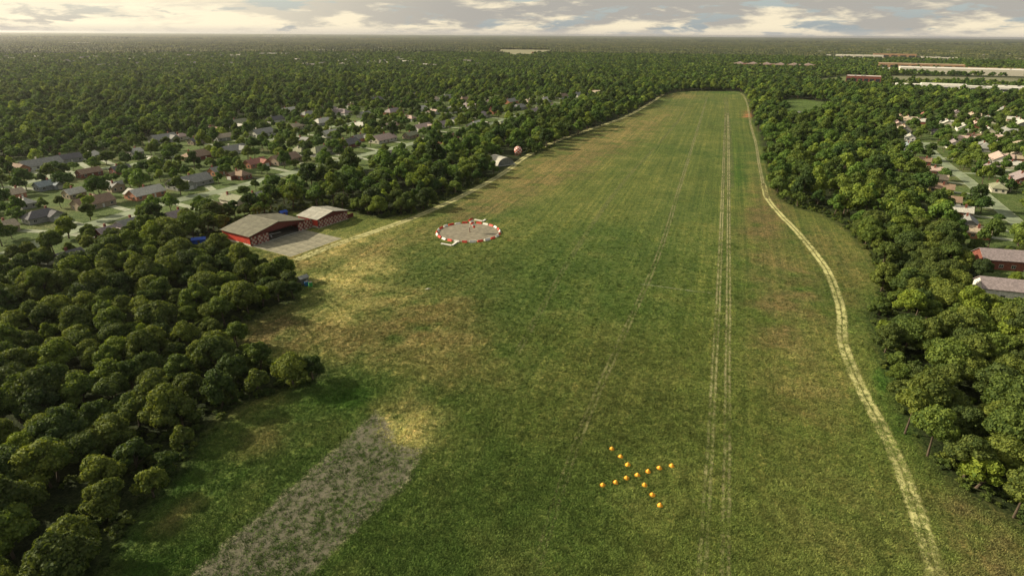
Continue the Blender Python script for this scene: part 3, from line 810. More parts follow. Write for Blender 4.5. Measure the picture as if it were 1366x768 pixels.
def roofmat(name, col):
    m, t, b = newmat(name)
    tc = N(t, 'ShaderNodeTexCoord'); oi = N(t, 'ShaderNodeObjectInfo')
    off = N(t, 'ShaderNodeVectorMath', operation='ADD'); t.links.new(tc.outputs['Object'], off.inputs[0]); t.links.new(oi.outputs['Random'], off.inputs[1])
    n = noise(t, off.outputs[0], 1.4, 6, 0.7); n2 = noise(t, off.outputs[0], 0.3, 4, 0.6)
    w = N(t, 'ShaderNodeTexWave'); w.bands_direction = 'Z'; w.inputs['Scale'].default_value = 1.1; w.inputs['Distortion'].default_value = 0.6
    t.links.new(tc.outputs['Object'], w.inputs['Vector'])
    c = mixc(t, smooth(t, n, 0.3, 0.7), tuple(x * 0.7 for x in col), tuple(x * 1.3 for x in col))
    c = mixc(t, smooth(t, w.outputs['Fac'], 0.0, 0.3, 0.35, 0), c, tuple(x * 0.5 for x in col))
    c = mixc(t, smooth(t, n2, 0.5, 0.7, 0, 0.4), c, tuple((x * 0.6 + 0.02) for x in col))
    t.links.new(c, b.inputs['Base Color']); b.inputs['Roughness'].default_value = 0.85; b.inputs['Specular IOR Level'].default_value = 0.2
    return m


ROOF = {k: roofmat(k + '_shingles', tuple(min(.5, c_ * 1.35 + .015) for c_ in v)) for k, v in dict(grey=(0.17, 0.17, 0.15), light=(0.33, 0.32, 0.27), brown=(0.17, 0.115, 0.075), pink=(0.32, 0.235, 0.195), dark=(0.075, 0.073, 0.075),
        olive=(0.16, 0.165, 0.10), mauve=(0.19, 0.155, 0.15), red=(0.21, 0.09, 0.065), tan=(0.28, 0.23, 0.16), blue=(0.16, 0.19, 0.2)).items()}
WALL = {k: mat(k + '_wall', v, 0.9, 0.2, 1.2, bump=0.2) for k, v in dict(white=(0.66, 0.64, 0.56), cream=(0.52, 0.48, 0.37), red=(0.2, 0.07, 0.048), orange=(0.42, 0.19, 0.11),
        blue=(0.24, 0.27, 0.28), yellow=(0.45, 0.38, 0.12), tan=(0.34, 0.27, 0.19), grey=(0.30, 0.30, 0.27)).items()}
HOUSES = []


def house(px, py, w, roof, wall, label, rz=62, style='gable', wing=0, chim=True, D=None, h=2.9, L=None):
    p = G(px, py); dist = math.hypot(p[0], p[1]); zc = p[1] * cT + CH * sT
    va = math.degrees(math.atan2(p[1], p[0])); fs = abs(math.sin(math.radians(va - rz)))
    L = L or min(25, max(9.0, w * zc / FOC * 0.8 / max(0.55, fs))); D = D or min(11.5, max(7.5, 0.55 * L))
    r = math.radians(rz + random.uniform(-3, 3))
    t = thing('house', label, 'house', (p[0], p[1], 0), r)
    HOUSES.append((p[0], p[1], L if 'row house' not in label else 28.5, D, r, zc))
    near = dist < 700
    wm, rm_ = WALL[wall], ROOF[roof]
    a, b = L / 2, D / 2; rise = b * 0.62; ov = 0.5; pr = 0
    mb = MB().box(-a, a, -b, b, 0, h)
    if style == 'gable':
        for s in (-1, 1):
            x = s * a; mb.add([(x, -b, h), (x, b, h), (x, 0, h + rise - .02), (x - s * .2, -b, h), (x - s * .2, b, h), (x - s * .2, 0, h + rise - .02)], [(0, 1, 2), (5, 4, 3)] if s > 0 else [(2, 1, 0), (3, 4, 5)])
    wx = None
    if wing:                                             # a cross wing that projects to the front (or the back)
        s = -1 if wing > 0 else 1; wx = a * 0.5 * (1 if abs(wing) == 1 else -1); ww = min(4.0, a * 0.42); pr = 3.2; wr = ww * 0.62
        y0, y1 = sorted((s * b * 0.98, s * (b + pr)))
        mb.box(wx - ww, wx + ww, y0, y1, 0, h - 0.004)
        yf = s * (b + pr); mb.add([(wx - ww, yf, h), (wx + ww, yf, h), (wx, yf, h + wr), (wx - ww, yf - s * .2, h), (wx + ww, yf - s * .2, h), (wx, yf - s * .2, h + wr)], [(0, 1, 2), (5, 4, 3)])
    mb.build('wall', wm, t)
    k = rise / b; zo = h - ov * k
    rf = MB()
    if style == 'gable':
        rf.slab([(-a - ov, -b - ov, zo + .18), (a + ov, -b - ov, zo + .18), (a + ov, 0, h + rise + .18), (-a - ov, 0, h + rise + .18)], 0.18)
        rf.slab([(-a - ov, 0, h + rise + .18), (a + ov, 0, h + rise + .18), (a + ov, b + ov, zo + .18), (-a - ov, b + ov, zo + .18)], 0.18)
    else:
        A, B = a + ov, b + ov; rr = B * 0.62; x = A - B * 0.95
        rf.add([(-A, -B, h), (A, -B, h), (A, B, h), (-A, B, h), (-x, 0, h + rr), (x, 0, h + rr), (-A, -B, h - .18), (A, -B, h - .18), (A, B, h - .18), (-A, B, h - .18)],
               [(0, 1, 5, 4), (1, 2, 5), (2, 3, 4, 5), (3, 0, 4), (6, 7, 1, 0), (7, 8, 2, 1), (8, 9, 3, 2), (9, 6, 0, 3), (9, 8, 7, 6)])
    ro = rf.build('roof', rm_, t)
    if wing:
        q = MB(); yf = s * (b + pr + ov); zw = h - ov * 0.62
        yi = s * b * 0.15
        for sx_ in (-1, 1):
            qd = [(wx + sx_ * (ww + ov), yf, zw + .2), (wx, yf, h + wr + .2), (wx, yi, h + wr + .2), (wx + sx_ * (ww + ov), yi, zw + .2)]
            nz = (qd[1][0] - qd[0][0]) * (qd[3][1] - qd[0][1]) - (qd[1][1] - qd[0][1]) * (qd[3][0] - qd[0][0])
            q.slab(qd if nz > 0 else qd[::-1], 0.18)
        q.build('wing_roof', rm_, t)
    if chim:
        cx_ = a * random.uniform(-.6, .6)
        MB().box(cx_ - .45, cx_ + .45, 0.5, 1.3, h, h + rise + 1.3).build('chimney', WALL['red'] if wall != 'white' else M['cream'], ro)
    if near:
        nwin = max(2, int(L / 4.2))
        for sd in (-1, 1):
            for i in range(nwin):
                x = -a + (i + 0.5) * L / nwin
                if wing and sd * s > 0 and abs(x - wx) < ww + 1: continue
                y = sd * (b + 0.02)
                if i == nwin // 2 and sd == -1:
                    dd = MB().box(x - .5, x + .5, min(y, y + sd * .06), max(y, y + sd * .06), 0.05, 2.15).build('door', M['dark_red'] if random.random() < .4 else M['trim'], t); continue
                fr = MB().box(x - .8, x + .8, min(y, y + sd * .07), max(y, y + sd * .07), 0.9, 2.3).build('window', M['trim'], t)
                y2 = y + sd * .075
                g = MB(); 
                for (u0, u1) in ((-.7, -.05), (.05, .7)): g.box(x + u0, x + u1, min(y2, y2 + sd * .02), max(y2, y2 + sd * .02), 1.0, 2.2)
                g.build('pane', M['glass'], fr)
        for sd in (-1, 1):
            x = sd * (a + 0.02)
            for yy in (-b * 0.45, b * 0.45):
                fr = MB().box(min(x, x + sd * .07), max(x, x + sd * .07), yy - .65, yy + .65, 0.9, 2.3).build('window', M['trim'], t)
                x2 = x + sd * .075; MB().box(min(x2, x2 + sd * .02), max(x2, x2 + sd * .02), yy - .55, yy + .55, 1.0, 2.2).build('pane', M['glass'], fr)
        if wing:
            yf = s * (b + pr + .02)
            gd = MB().box(wx - 1.9, wx + 1.9, min(yf, yf + s * .05), max(yf, yf + s * .05), 0.05, 2.3).build('garage_door', M['trim'], t)
    return t


HT = [
 # left neighbourhood, nearest rows
 (27, 229, 16, 'brown', 'orange', 'small orange brick house at the far left end of the back lane', dict(rz=152, chim=False)),
 (56, 224, 44, 'grey', 'white', 'long white house with a plain grey roof near the left photo edge', dict(L=24)),
 (92, 216, 34, 'dark', 'grey', 'long dark-roofed grey house behind the long white house', {}),
 (124, 212, 14, 'light', 'white', 'small white gable-ended house right of the long grey house', dict(rz=100)),
 (66, 252, 34, 'blue', 'blue', 'blue-grey house behind a round tree near the left edge', dict(wing=1)),
 (120, 235, 30, 'brown', 'red', 'low house with broad rust-brown roof below the small white gable', dict(chim=False)),
 (162, 231, 24, 'dark', 'red', 'red brick house in deep tree shade left of centre of the back row', {}),
 (58, 294, 46, 'dark', 'grey', 'dark slate hip-roofed house with white chimney near the left street', dict(style='hip', wing=1)),
 (126, 276, 50, 'brown', 'tan', 'tan house with brown roof and cross gable on the near street', dict(wing=-1)),
 (196, 263, 44, 'light', 'orange', 'orange brick house with pale grey roof beside the street', dict(wing=-2)),
 (254, 248, 46, 'grey', 'grey', 'long grey house with two gables across the street from the brown one', dict(wing=2, L=25)),
 (209, 221, 18, 'light', 'white', 'small pale house among the trees above the long grey house', dict(rz=152)),
 (219, 189, 34, 'grey', 'grey', 'wide grey house against the forest edge', dict(wing=1)),
 (243, 186, 16, 'pink', 'cream', 'pink-roofed house with white chimney against the forest edge', dict(style='hip')),
 (263, 192, 20, 'dark', 'tan', 'dark-roofed house right of the pink-roofed one', {}),
 (265, 212, 38, 'brown', 'red', 'dark brown hip-roofed red brick house in the middle of the left houses', dict(style='hip')),
 (312, 204, 32, 'grey', 'white', 'white house with grey roof half behind two thin trees', dict(wing=1)),
 (323, 173, 15, 'light', 'white', 'small white gabled house on the upper row', dict(rz=150)),
 (350, 181, 30, 'grey', 'white', 'grey-roofed house with a bright white gable end', {}),
 (315, 168, 32, 'olive', 'grey', 'olive-roofed house touching the forest edge', {}),
 (341, 222, 28, 'red', 'orange', 'patchy orange and white brick house left of the brown brick one', dict(wing=1)),
 (380, 217, 38, 'brown', 'tan', 'large brown-roofed brick house with a cross gable', dict(wing=-1)),
 (429, 206, 34, 'olive', 'grey', 'olive-roofed house half hidden behind a round tree', dict(style='hip')),
 (463, 196, 32, 'dark', 'red', 'dark slate-roofed house with a red brick front', {}),
 (367, 163, 22, 'dark', 'white', 'dark-roofed house with a white front below the forest', {}),
 (432, 166, 30, 'light', 'grey', 'pale grey-roofed house below the forest edge', dict(style='hip')),
 (396, 172, 18, 'tan', 'cream', 'cream house with tan roof between two side lanes', {}),
 (512, 214, 26, 'mauve', 'white', 'mauve-roofed house backing on the tree belt', dict(chim=False)),
 (534, 206, 14, 'light', 'white', 'narrow white house end peeking above the tree belt', dict(rz=70, D=8)),
 (511, 189, 30, 'pink', 'cream', 'pinkish brown-roofed house beside the wide street junction', {}),
 (523, 172, 20, 'pink', 'white', 'white gabled house with salmon roof left of the twin-gabled one', {}),
 (563, 174, 32, 'pink', 'white', 'bright twin-gabled white house with red-brown roof facing the wide street', dict(wing=1)),
 (588, 170, 17, 'mauve', 'white', 'white gable-fronted house right of the twin-gabled one', {}),
 (611, 164, 28, 'grey', 'white', 'white-ended house with long grey roof', {}),
 (598, 190, 20, 'red', 'red', 'small red-roofed brick house in the tree belt', dict(chim=False, h=3.6)),
 (659, 151, 26, 'red', 'orange', 'red-roofed brick house with white chimney further up the street', {}),
 (672, 170, 22, 'olive', 'grey', 'green-grey roofed house above the tree belt', dict(style='hip')),
 (692, 146, 18, 'grey', 'grey', 'grey-roofed house right of the red-roofed one', dict(style='hip')),
 (727, 136, 14, 'light', 'white', 'small white house far up the street', {}),
 (749, 131, 15, 'brown', 'white', 'small white house with brown roof at the far end of the street', {}),
 (534, 143, 16, 'red', 'orange', 'small orange house under trees on the upper row', {}),
 (561, 148, 14, 'light', 'white', 'small white house under trees on the upper row', {}),
 (468, 144, 13, 'brown', 'white', 'lone white gable end at the foot of the forest', {}),
 (500, 136, 20, 'dark', 'grey', 'dark roof just below the forest left of two others', {}),
 (548, 131, 22, 'mauve', 'grey', 'mauve roof just below the forest in the upper row', {}),
 (595, 133, 16, 'grey', 'white', 'pale low house in the highest row of the left houses', {}),
 (148, 316, 32, 'mauve', 'red', 'dark mauve-roofed house half sunk in trees below the street', dict(wing=1)),
 (172, 306, 20, 'grey', 'grey', 'grey-roofed annexe-like house right of the sunken mauve roof', {}),
 (238, 294, 30, 'mauve', 'grey', 'plum-grey roofed house below the street left of the hangars', {}),
 (284, 281, 22, 'brown', 'white', 'brown-roofed white house below the street near the hangars', dict(style='hip')),
 (314, 276, 26, 'olive', 'cream', 'cream house behind a leafy tree above the large hangar', dict(rz=152, h=4.6)),
 (344, 270, 32, 'grey', 'red', 'red brick house with grey roof right above the hangars', dict(h=3.4)),
 (8, 309, 24, 'tan', 'tan', 'tan house cut by the left photo edge', {}),
 (96, 350, 30, 'dark', 'grey', 'dark-roofed house deep in the left wood', {}),
 # right neighbourhood
 (1350, 356, 62, 'mauve', 'red', 'long mauve-roofed row house with red wall and dormers at the right edge', dict(rz=-14, L=27, D=10, h=4.2)),
 (1356, 398, 62, 'mauve', 'white', 'long white-walled row house with dark windows at the right edge, nearest the camera', dict(rz=-14, L=26, D=9, h=4.4)),
 (1302, 316, 20, 'tan', 'orange', 'small orange brick house at the wood edge on the right', dict(rz=152)),
 (1290, 303, 24, 'grey', 'grey', 'grey-roofed house just above the small orange brick one', {}),
 (1277, 287, 36, 'light', 'red', 'large pale-roofed house with red gable end beside the right wood', dict(rz=150)),
 (1263, 273, 34, 'brown', 'white', 'dark brown-roofed house above the large pale roof', dict(rz=150)),
 (1254, 256, 34, 'brown', 'yellow', 'brown-roofed house with a yellow wall', dict(rz=150)),
 (1247, 243, 32, 'tan', 'tan', 'tan-brown roofed house below the pink roof', dict(rz=150)),
 (1240, 232, 30, 'pink', 'orange', 'pink-roofed house at the wood edge on the right', dict(rz=150)),
 (1228, 219, 26, 'brown', 'red', 'red-brown house at the wood edge above the pink roof', dict(rz=150)),
 (1211, 200, 20, 'blue', 'blue', 'small blue-grey house at the wood edge on the right', {}),
 (1213, 187, 14, 'light', 'white', 'small white house above the blue-grey one on the right', {}),
 (1196, 170, 20, 'pink', 'tan', 'pinkish house at the top left of the right-hand houses', {}),
 (1200, 160, 14, 'tan', 'tan', 'small tan house at the top left of the right-hand houses', {}),
 (1262, 168, 28, 'light', 'cream', 'pale-roofed cream house in the middle of the right-hand houses', dict(wing=1)),
 (1284, 174, 20, 'light', 'white', 'pale house with white chimney in the middle of the right-hand houses', {}),
 (1288, 189, 22, 'pink', 'cream', 'pinkish grey house below the pale one with white chimney', dict(rz=150)),
 (1311, 200, 26, 'grey', 'grey', 'grey-roofed house left of the coral-roofed one', dict(style='hip')),
 (1332, 216, 34, 'pink', 'white', 'coral and grey roofed house behind a lone tree', dict(wing=1)),
 (1348, 224, 22, 'light', 'cream', 'pale-roofed house right of the coral roof', dict(rz=150)),
 (1362, 243, 26, 'mauve', 'red', 'red house with white chimney at the right edge by the lane', dict(wing=1)),
 (1342, 180, 34, 'grey', 'white', 'grey-roofed house with a bright white gable end on the right', dict(wing=1)),
 (1318, 163, 28, 'grey', 'cream', 'grey-roofed house in the upper row on the right', {}),
 (1316, 178, 18, 'light', 'cream', 'small pale house in the upper row on the right', {}),
 (1232, 157, 22, 'red', 'red', 'long low red-roofed house in the top row on the right', dict(D=8)),
 (1362, 168, 22, 'light', 'grey', 'pale grey house in the upper right corner of the houses', {}),
 (1276, 155, 20, 'mauve', 'cream', 'mauve-roofed house in the top row on the right', {}),
 (1340, 150, 22, 'grey', 'cream', 'greyish house in the top row near the right edge', {}),
]
EX = [(100, 263), (20, 264), (34, 276), (152, 254), (290, 233), (322, 238), (405, 191), (441, 182), (481, 172), (486, 156), (455, 153), (412, 156), (385, 151), (546, 161), (577, 152), (604, 150), (626, 145),
      (641, 157), (681, 138), (706, 139), (771, 129), (792, 126), (298, 187), (283, 176), (181, 207), (525, 152), (440, 148), (400, 206), (480, 188), (548, 184), (636, 170), (713, 152), (735, 146), (655, 140), (620, 136), (575, 136),
      (1205, 176), (1252, 180), (1300, 170), (1330, 188), (1360, 196), (1225, 165), (1300, 186), (1270, 196), (1350, 162), (1296, 158), (1318, 228), (1356, 214), (1330, 255), (1210, 163)]
PL = [(60, 262, 'on the lawns at the far left'), (160, 240, 'behind the near left street'), (300, 232, 'among trees above the cream house near the hangars'), (290, 180, 'at the forest edge right of the pink roof'), (410, 195, 'beside the olive roof'),
      (440, 155, 'below the forest, in the upper left rows'), (545, 160, 'above the twin-gabled house'), (640, 155, 'near the red roof with white chimney'), (610, 138, 'in the highest row of the left houses'), (720, 142, 'far up the left street'), (785, 127, 'at the far end of the left street'),
      (1210, 168, 'at the upper left of the right houses'), (1260, 185, 'in the middle of the right houses'), (1310, 172, 'in the upper rows on the right'), (1355, 200, 'at the right photo edge, upper rows'), (1330, 240, 'near the coral roof on the right')]
WC = {'white': 'white', 'cream': 'cream', 'grey': 'grey', 'tan': 'tan', 'orange': 'orange brick', 'red': 'red brick', 'blue': 'blue-grey'}
for k_, (ex, ey) in enumerate(EX):
    for _ in range(60):
        rk = random.choice(['grey', 'light', 'mauve', 'brown', 'pink', 'olive', 'light', 'grey', 'tan']); wk = random.choice(['white', 'white', 'cream', 'grey', 'tan', 'orange', 'white', 'red'])
        pl = min(PL, key=lambda l: math.hypot(l[0] - ex, l[1] - ey))[2]; hip = random.random() < .3
        lb = '%s%s house with %s roof %s' % ('hip-roofed ' if hip else '', WC[wk], {'light': 'pale'}.get(rk, rk), pl)
        if lb not in [h_[5] for h_ in HT]: break
    HT.append((ex, ey, 15 + 10 * random.random(), rk, wk, lb, dict(style='hip' if hip else 'gable', rz=random.choice([62, 62, 150]), wing=random.choice([0, 1, -1]))))
for h_ in HT: house(*h_[:6], **h_[6])

# driveways: one pale strip per house near a street
dm = 0
for (hx, hy, L, D, r, zc) in HOUSES:
    if zc > 900: continue
    best = None
    for k, P in streetsG.items():
        for a, b in zip(P[:-1], P[1:]):
            n_ = max(2, int(np.hypot(*(b - a)) / 5))
            for i in range(n_):
                q = a + (b - a) * i / n_; d = math.hypot(q[0] - hx, q[1] - hy)
                if best is None or d < best[0]: best = (d, q)
    if best[0] < 48:
        q = best[1]; s0 = np.array((hx, hy)); u = (q - s0) / best[0]; s1 = s0 + u * (D / 2 + 2) + np.array((-u[1], u[0])) * L * 0.25
        ribbon('driveway', [tuple(s1), tuple((s1 + q) / 2), tuple(q)], 4.2, M['drive'], 'pale driveway from a house to its street', 0.045, 4, G_=False)


# ------------------------------------------------------------------ far commercial buildings
def block(px, py, w, d, h, roof, wall, label, name='commercial_building', rz=0, bays=0, band=True, upper=0.0, gables=0):
    p = G(px, py); zc = p[1] * cT + CH * sT; L = w * zc / FOC
    if px > 900: rz = math.radians(-28); L *= 1.12
    t = thing(name, label, 'building', (p[0], p[1], 0), rz)
    HOUSES.append((p[0], p[1], L, d, rz, zc))
    a, b = L / 2, d / 2
    MB().box(-a, a, -b, b, 0, h).build('wall', wall, t)
    pp = MB(); e = .35
    for (x0, x1, y0, y1) in ((-a - .05, a + .05, -b - .05, -b + e), (-a - .05, a + .05, b - e, b + .05), (-a - .05, -a + e, -b + e, b - e), (a - e, a + .05, -b + e, b - e)): pp.box(x0, x1, y0, y1, h + .003, h + 0.8)
    pp.build('parapet', wall, t)
    MB().box(-a + e, a - e, -b + e, b - e, h + .01, h + 0.15).build('roof', roof, t)
    if bays:
        for i in range(bays):
            x = -a + (i + .5) * L / bays; bw = L / bays * 0.36
            f = MB().box(x - bw, x + bw, -b - .08, -b - .003, h * 0.3, h * 0.72).build('window', M['glass'], t)
    if upper:
        MB().box(-a * 0.6, a * 0.1, -b * 0.5, b * 0.6, h + .16, h + upper).build('upper_storey', wall, t)
    for i in range(3):
        x = random.uniform(-a * .8, a * .8); MB().box(x - 2, x + 2, b * .1, b * .1 + 3, h + .16, h + 1.9).build('roof_unit', M['grey_metal'], t)
    if gables:
        for i in range(gables):
            x = -a + (i + .5) * L / gables; g = L / gables * 0.42
            MB().add([(x - g, -b - 3, h * .9), (x + g, -b - 3, h * .9), (x, -b - 3, h + 5), (x - g, b, h * .9), (x + g, b, h * .9), (x, b, h + 5)], [(0, 1, 2), (5, 4, 3), (1, 4, 5, 2), (3, 0, 2, 5), (0, 3, 4, 1)]).build('gable_roof', roof, t)
    return t


WP, RB, OB = WALL['white'], WALL['red'], mat('tan_orange_panels', (0.36, 0.22, 0.12), 0.9, 0.15, 0.05)
block(1150, 112, 36, 38, 15, M['white_paint'], RB, 'red-brown brick block with a white roof standing in the trees', bays=6)
block(1278, 121, 130, 30, 8, M['white_paint'], WP, 'long low white building with dark window bands right of the brick block', bays=14, upper=3)
block(1352, 121, 40, 30, 7, M['white_paint'], WP, 'white low building at the right edge beside the long white one', bays=4)
block(1226, 92, 86, 60, 14, ROOF['tan'], OB, 'long orange-tan flat building in front of the far cream store', bays=8)
block(1296, 99, 150, 90, 13, M['white_paint'], M['cream'], 'huge cream flat-roofed store at the right', bays=0, rz=-0.02)
block(1145, 79, 50, 60, 16, M['white_paint'], M['cream'], 'far cream flat building near the horizon on the right', bays=5)
block(1192, 78, 44, 60, 18, ROOF['brown'], OB, 'far orange-brown building beside the far cream one', bays=5)
block(1030, 90, 92, 45, 9, ROOF['pink'], RB, 'long red-brown building with pinkish gabled roofs beyond the runway end', gables=6, bays=12)
block(1252, 80, 36, 40, 9, M['white_paint'], M['cream'], 'small pale building near the horizon right of the orange-brown one', bays=4)
block(1332, 96, 60, 40, 9, ROOF['tan'], OB, 'tan building at the far right behind the cream store', bays=5)
block(1058, 156, 34, 12, 4.5, M['white_paint'], WP, 'low white building beside the small green clearing', bays=5)
block(1176, 94, 16, 20, 7, M['pale_roof'], WP, 'small pale shed left of the orange-tan building', bays=3)
block(440, 69, 56, 60, 9, M['white_paint'], M['cream'], 'far pale flat building beyond the left forest', bays=4)
block(368, 74, 40, 50, 8, M['white_paint'], M['cream'], 'far cream building beyond the left forest, left of the pale one', bays=4)
block(505, 66, 30, 50, 9, M['white_paint'], WP, 'far white building beyond the forest left of the pale field', bays=3)
block(545, 68, 22, 40, 9, M['white_paint'], WP, 'far white building touching the pale field from the left', bays=3)
block(106, 59, 26, 80, 10, M['white_paint'], M['cream'], 'tiny pale building near the horizon at the far left', bays=3)
block(154, 60, 22, 80, 10, M['white_paint'], M['cream'], 'tiny pale building near the horizon right of the far left one', bays=3)
block(385, 50, 18, 150, 30, M['white_paint'], WP, 'tiny white tower block on the left horizon', bays=3)
block(358, 50, 12, 120, 26, M['white_paint'], WP, 'tiny white building on the left horizon, left of the tower block', bays=3)
block(686, 74.5, 44, 40, 6, M['white_paint'], M['cream'], 'long low pale building along the near edge of the pale field', bays=5)
block(724, 71.5, 30, 40, 6, ROOF['brown'], OB, 'low brown building in the pale field', bays=3)
sheet('pale_field', FIELD, 0.06, 40.0, mat('pale_dry_field', (0.20, 0.19, 0.10), 0.95, 0.2, 0.01), 'pale open field in the far forest')

def car(px, py, rz, m_, label):
    p = G(px, py); t = thing('parked_car', label, 'car', (p[0], p[1], 0.08), rz)
    MB().add([(-2.2, -.85, .35), (2.2, -.85, .35), (2.2, .85, .35), (-2.2, .85, .35), (-2.15, -.85, .9), (2.1, -.85, .8), (2.1, .85, .8), (-2.15, .85, .9)], [(0, 3, 2, 1), (4, 5, 6, 7), (0, 1, 5, 4), (1, 2, 6, 5), (2, 3, 7, 6), (3, 0, 4, 7)]).build('body', m_, t)
    MB().add([(-1.7, -.78, .89), (1.0, -.78, .86), (1.0, .78, .86), (-1.7, .78, .89), (-1.2, -.65, 1.4), (.35, -.65, 1.4), (.35, .65, 1.4), (-1.2, .65, 1.4)], [(4, 5, 6, 7), (0, 1, 5, 4), (1, 2, 6, 5), (2, 3, 7, 6), (3, 0, 4, 7)]).build('cabin', M['glass'], t)
    for x in (-1.4, 1.4):
        for y in (-.8, .8): MB().tube((x, y - .1, .33), (x, y + .1, .33), .33, n=10).build('wheel', M['dark_inside'], t)


car(1361, 326, 2.2, mat('dark_car_paint', (0.03, 0.035, 0.05), 0.3, 0.05, 1, spec=.6), 'dark car parked on the pale street at the right photo edge')

# rooftops of the suburbs far beyond, too many and too small to count
mb = MB()
rq = random.Random(3)
for k_ in range(1500):
    if rq.random() < .62: qx, qy = rq.uniform(-20, 640), 54 + 38 * rq.random() ** 1.3
    else: qx, qy = rq.uniform(1090, 1400), rq.uniform(58, 84)
    if rq.random() < .35 or (qx > 1090 and rq.random() < .7): continue
    hx, hy = G(qx, qy); L, D, h = rq.uniform(14, 30), rq.uniform(9, 14), rq.uniform(5, 9.5); a_ = rq.choice([1.08, 2.65]); c_, s_ = math.cos(a_), math.sin(a_)
    pts = [(-L / 2, -D / 2), (L / 2, -D / 2), (L / 2, D / 2), (-L / 2, D / 2)]
    v = [(hx + p * c_ - q * s_, hy + p * s_ + q * c_, zz) for zz in (0, h) for p, q in pts] + [(hx + p * c_, hy + p * s_, h + D * .3) for p in (-L / 2, L / 2)]
    mb.add(v, [(0, 1, 5, 4), (1, 2, 6, 5), (2, 3, 7, 6), (3, 0, 4, 7), (4, 5, 9, 8), (6, 7, 8, 9), (5, 6, 9), (7, 4, 8)])
m_, t_, b_ = newmat('far_house_fronts'); ge = N(t_, 'ShaderNodeNewGeometry')
t_.links.new(mixc(t_, ge.outputs['Random Per Island'], (0.10, 0.09, 0.075), (0.42, 0.39, 0.32)), b_.inputs['Base Color']); b_.inputs['Roughness'].default_value = 0.9
tag(mb.build('distant_suburb', m_), 'specks of pale roofs and walls in the far wooded suburbs', kind='stuff')

# ------------------------------------------------------------------ trees


def leaf_mat(name, col, tr=0.32):
    m, t, b = newmat(name)
    oi = N(t, 'ShaderNodeObjectInfo'); at = N(t, 'ShaderNodeAttribute', attribute_name='tone'); tc = N(t, 'ShaderNodeTexCoord')
    dk = (col[0] * 0.55, col[1] * 0.62, col[2] * 0.6); lt = (col[0] * 1.65, col[1] * 1.45, col[2] * 1.2)
    c = mixc(t, at.outputs['Fac'], dk, lt)
    c = mixc(t, smooth(t, oi.outputs['Random'], 0.0, 1.0, 0.0, 1.0), mixc(t, 1.0, c, (0.66, 0.76, 0.82), 'MULTIPLY'), mixc(t, 1.0, c, (1.38, 1.42, 1.12), 'MULTIPLY'))
    t.links.new(c, b.inputs['Base Color']); b.inputs['Roughness'].default_value = 0.7; b.inputs['Specular IOR Level'].default_value = 0.15
    tl = N(t, 'ShaderNodeBsdfTranslucent'); t.links.new(mixc(t, 1.0, c, (1.2, 1.15, 0.5), 'MULTIPLY'), tl.inputs['Color'])
    mx = N(t, 'ShaderNodeMixShader'); mx.inputs[0].default_value = tr
    t.links.new(b.outputs[0], mx.inputs[1]); t.links.new(tl.outputs[0], mx.inputs[2]); t.links.new(mx.outputs[0], t.nodes['Material Output'].inputs['Surface'])
    return m


FARL = [leaf_mat('far_canopy_a', (0.08, 0.092, 0.038)), leaf_mat('far_canopy_b', (0.06, 0.076, 0.034)), leaf_mat('far_canopy_c', (0.10, 0.105, 0.05))]
LEAF = [leaf_mat('olive_leaves', (0.105, 0.132, 0.036)), leaf_mat('green_leaves', (0.088, 0.124, 0.034)), leaf_mat('yellow_green_leaves', (0.128, 0.17, 0.034)), leaf_mat('dark_leaves', (0.072, 0.1, 0.032))]

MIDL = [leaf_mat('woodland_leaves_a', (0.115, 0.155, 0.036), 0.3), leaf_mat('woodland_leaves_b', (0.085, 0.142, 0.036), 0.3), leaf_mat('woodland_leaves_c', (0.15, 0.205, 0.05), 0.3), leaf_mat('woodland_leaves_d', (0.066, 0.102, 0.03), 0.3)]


def ico(sub):
    import bmesh
    bm = bmesh.new(); bmesh.ops.create_icosphere(bm, subdivisions=sub, radius=1); bm.verts.ensure_lookup_table()
    V = np.array([v.co[:] for v in bm.verts]); F = np.array([[v.index for v in f.verts] for f in bm.faces]); bm.free(); return V, F


ICO1, ICO2 = ico(1), ico(2)


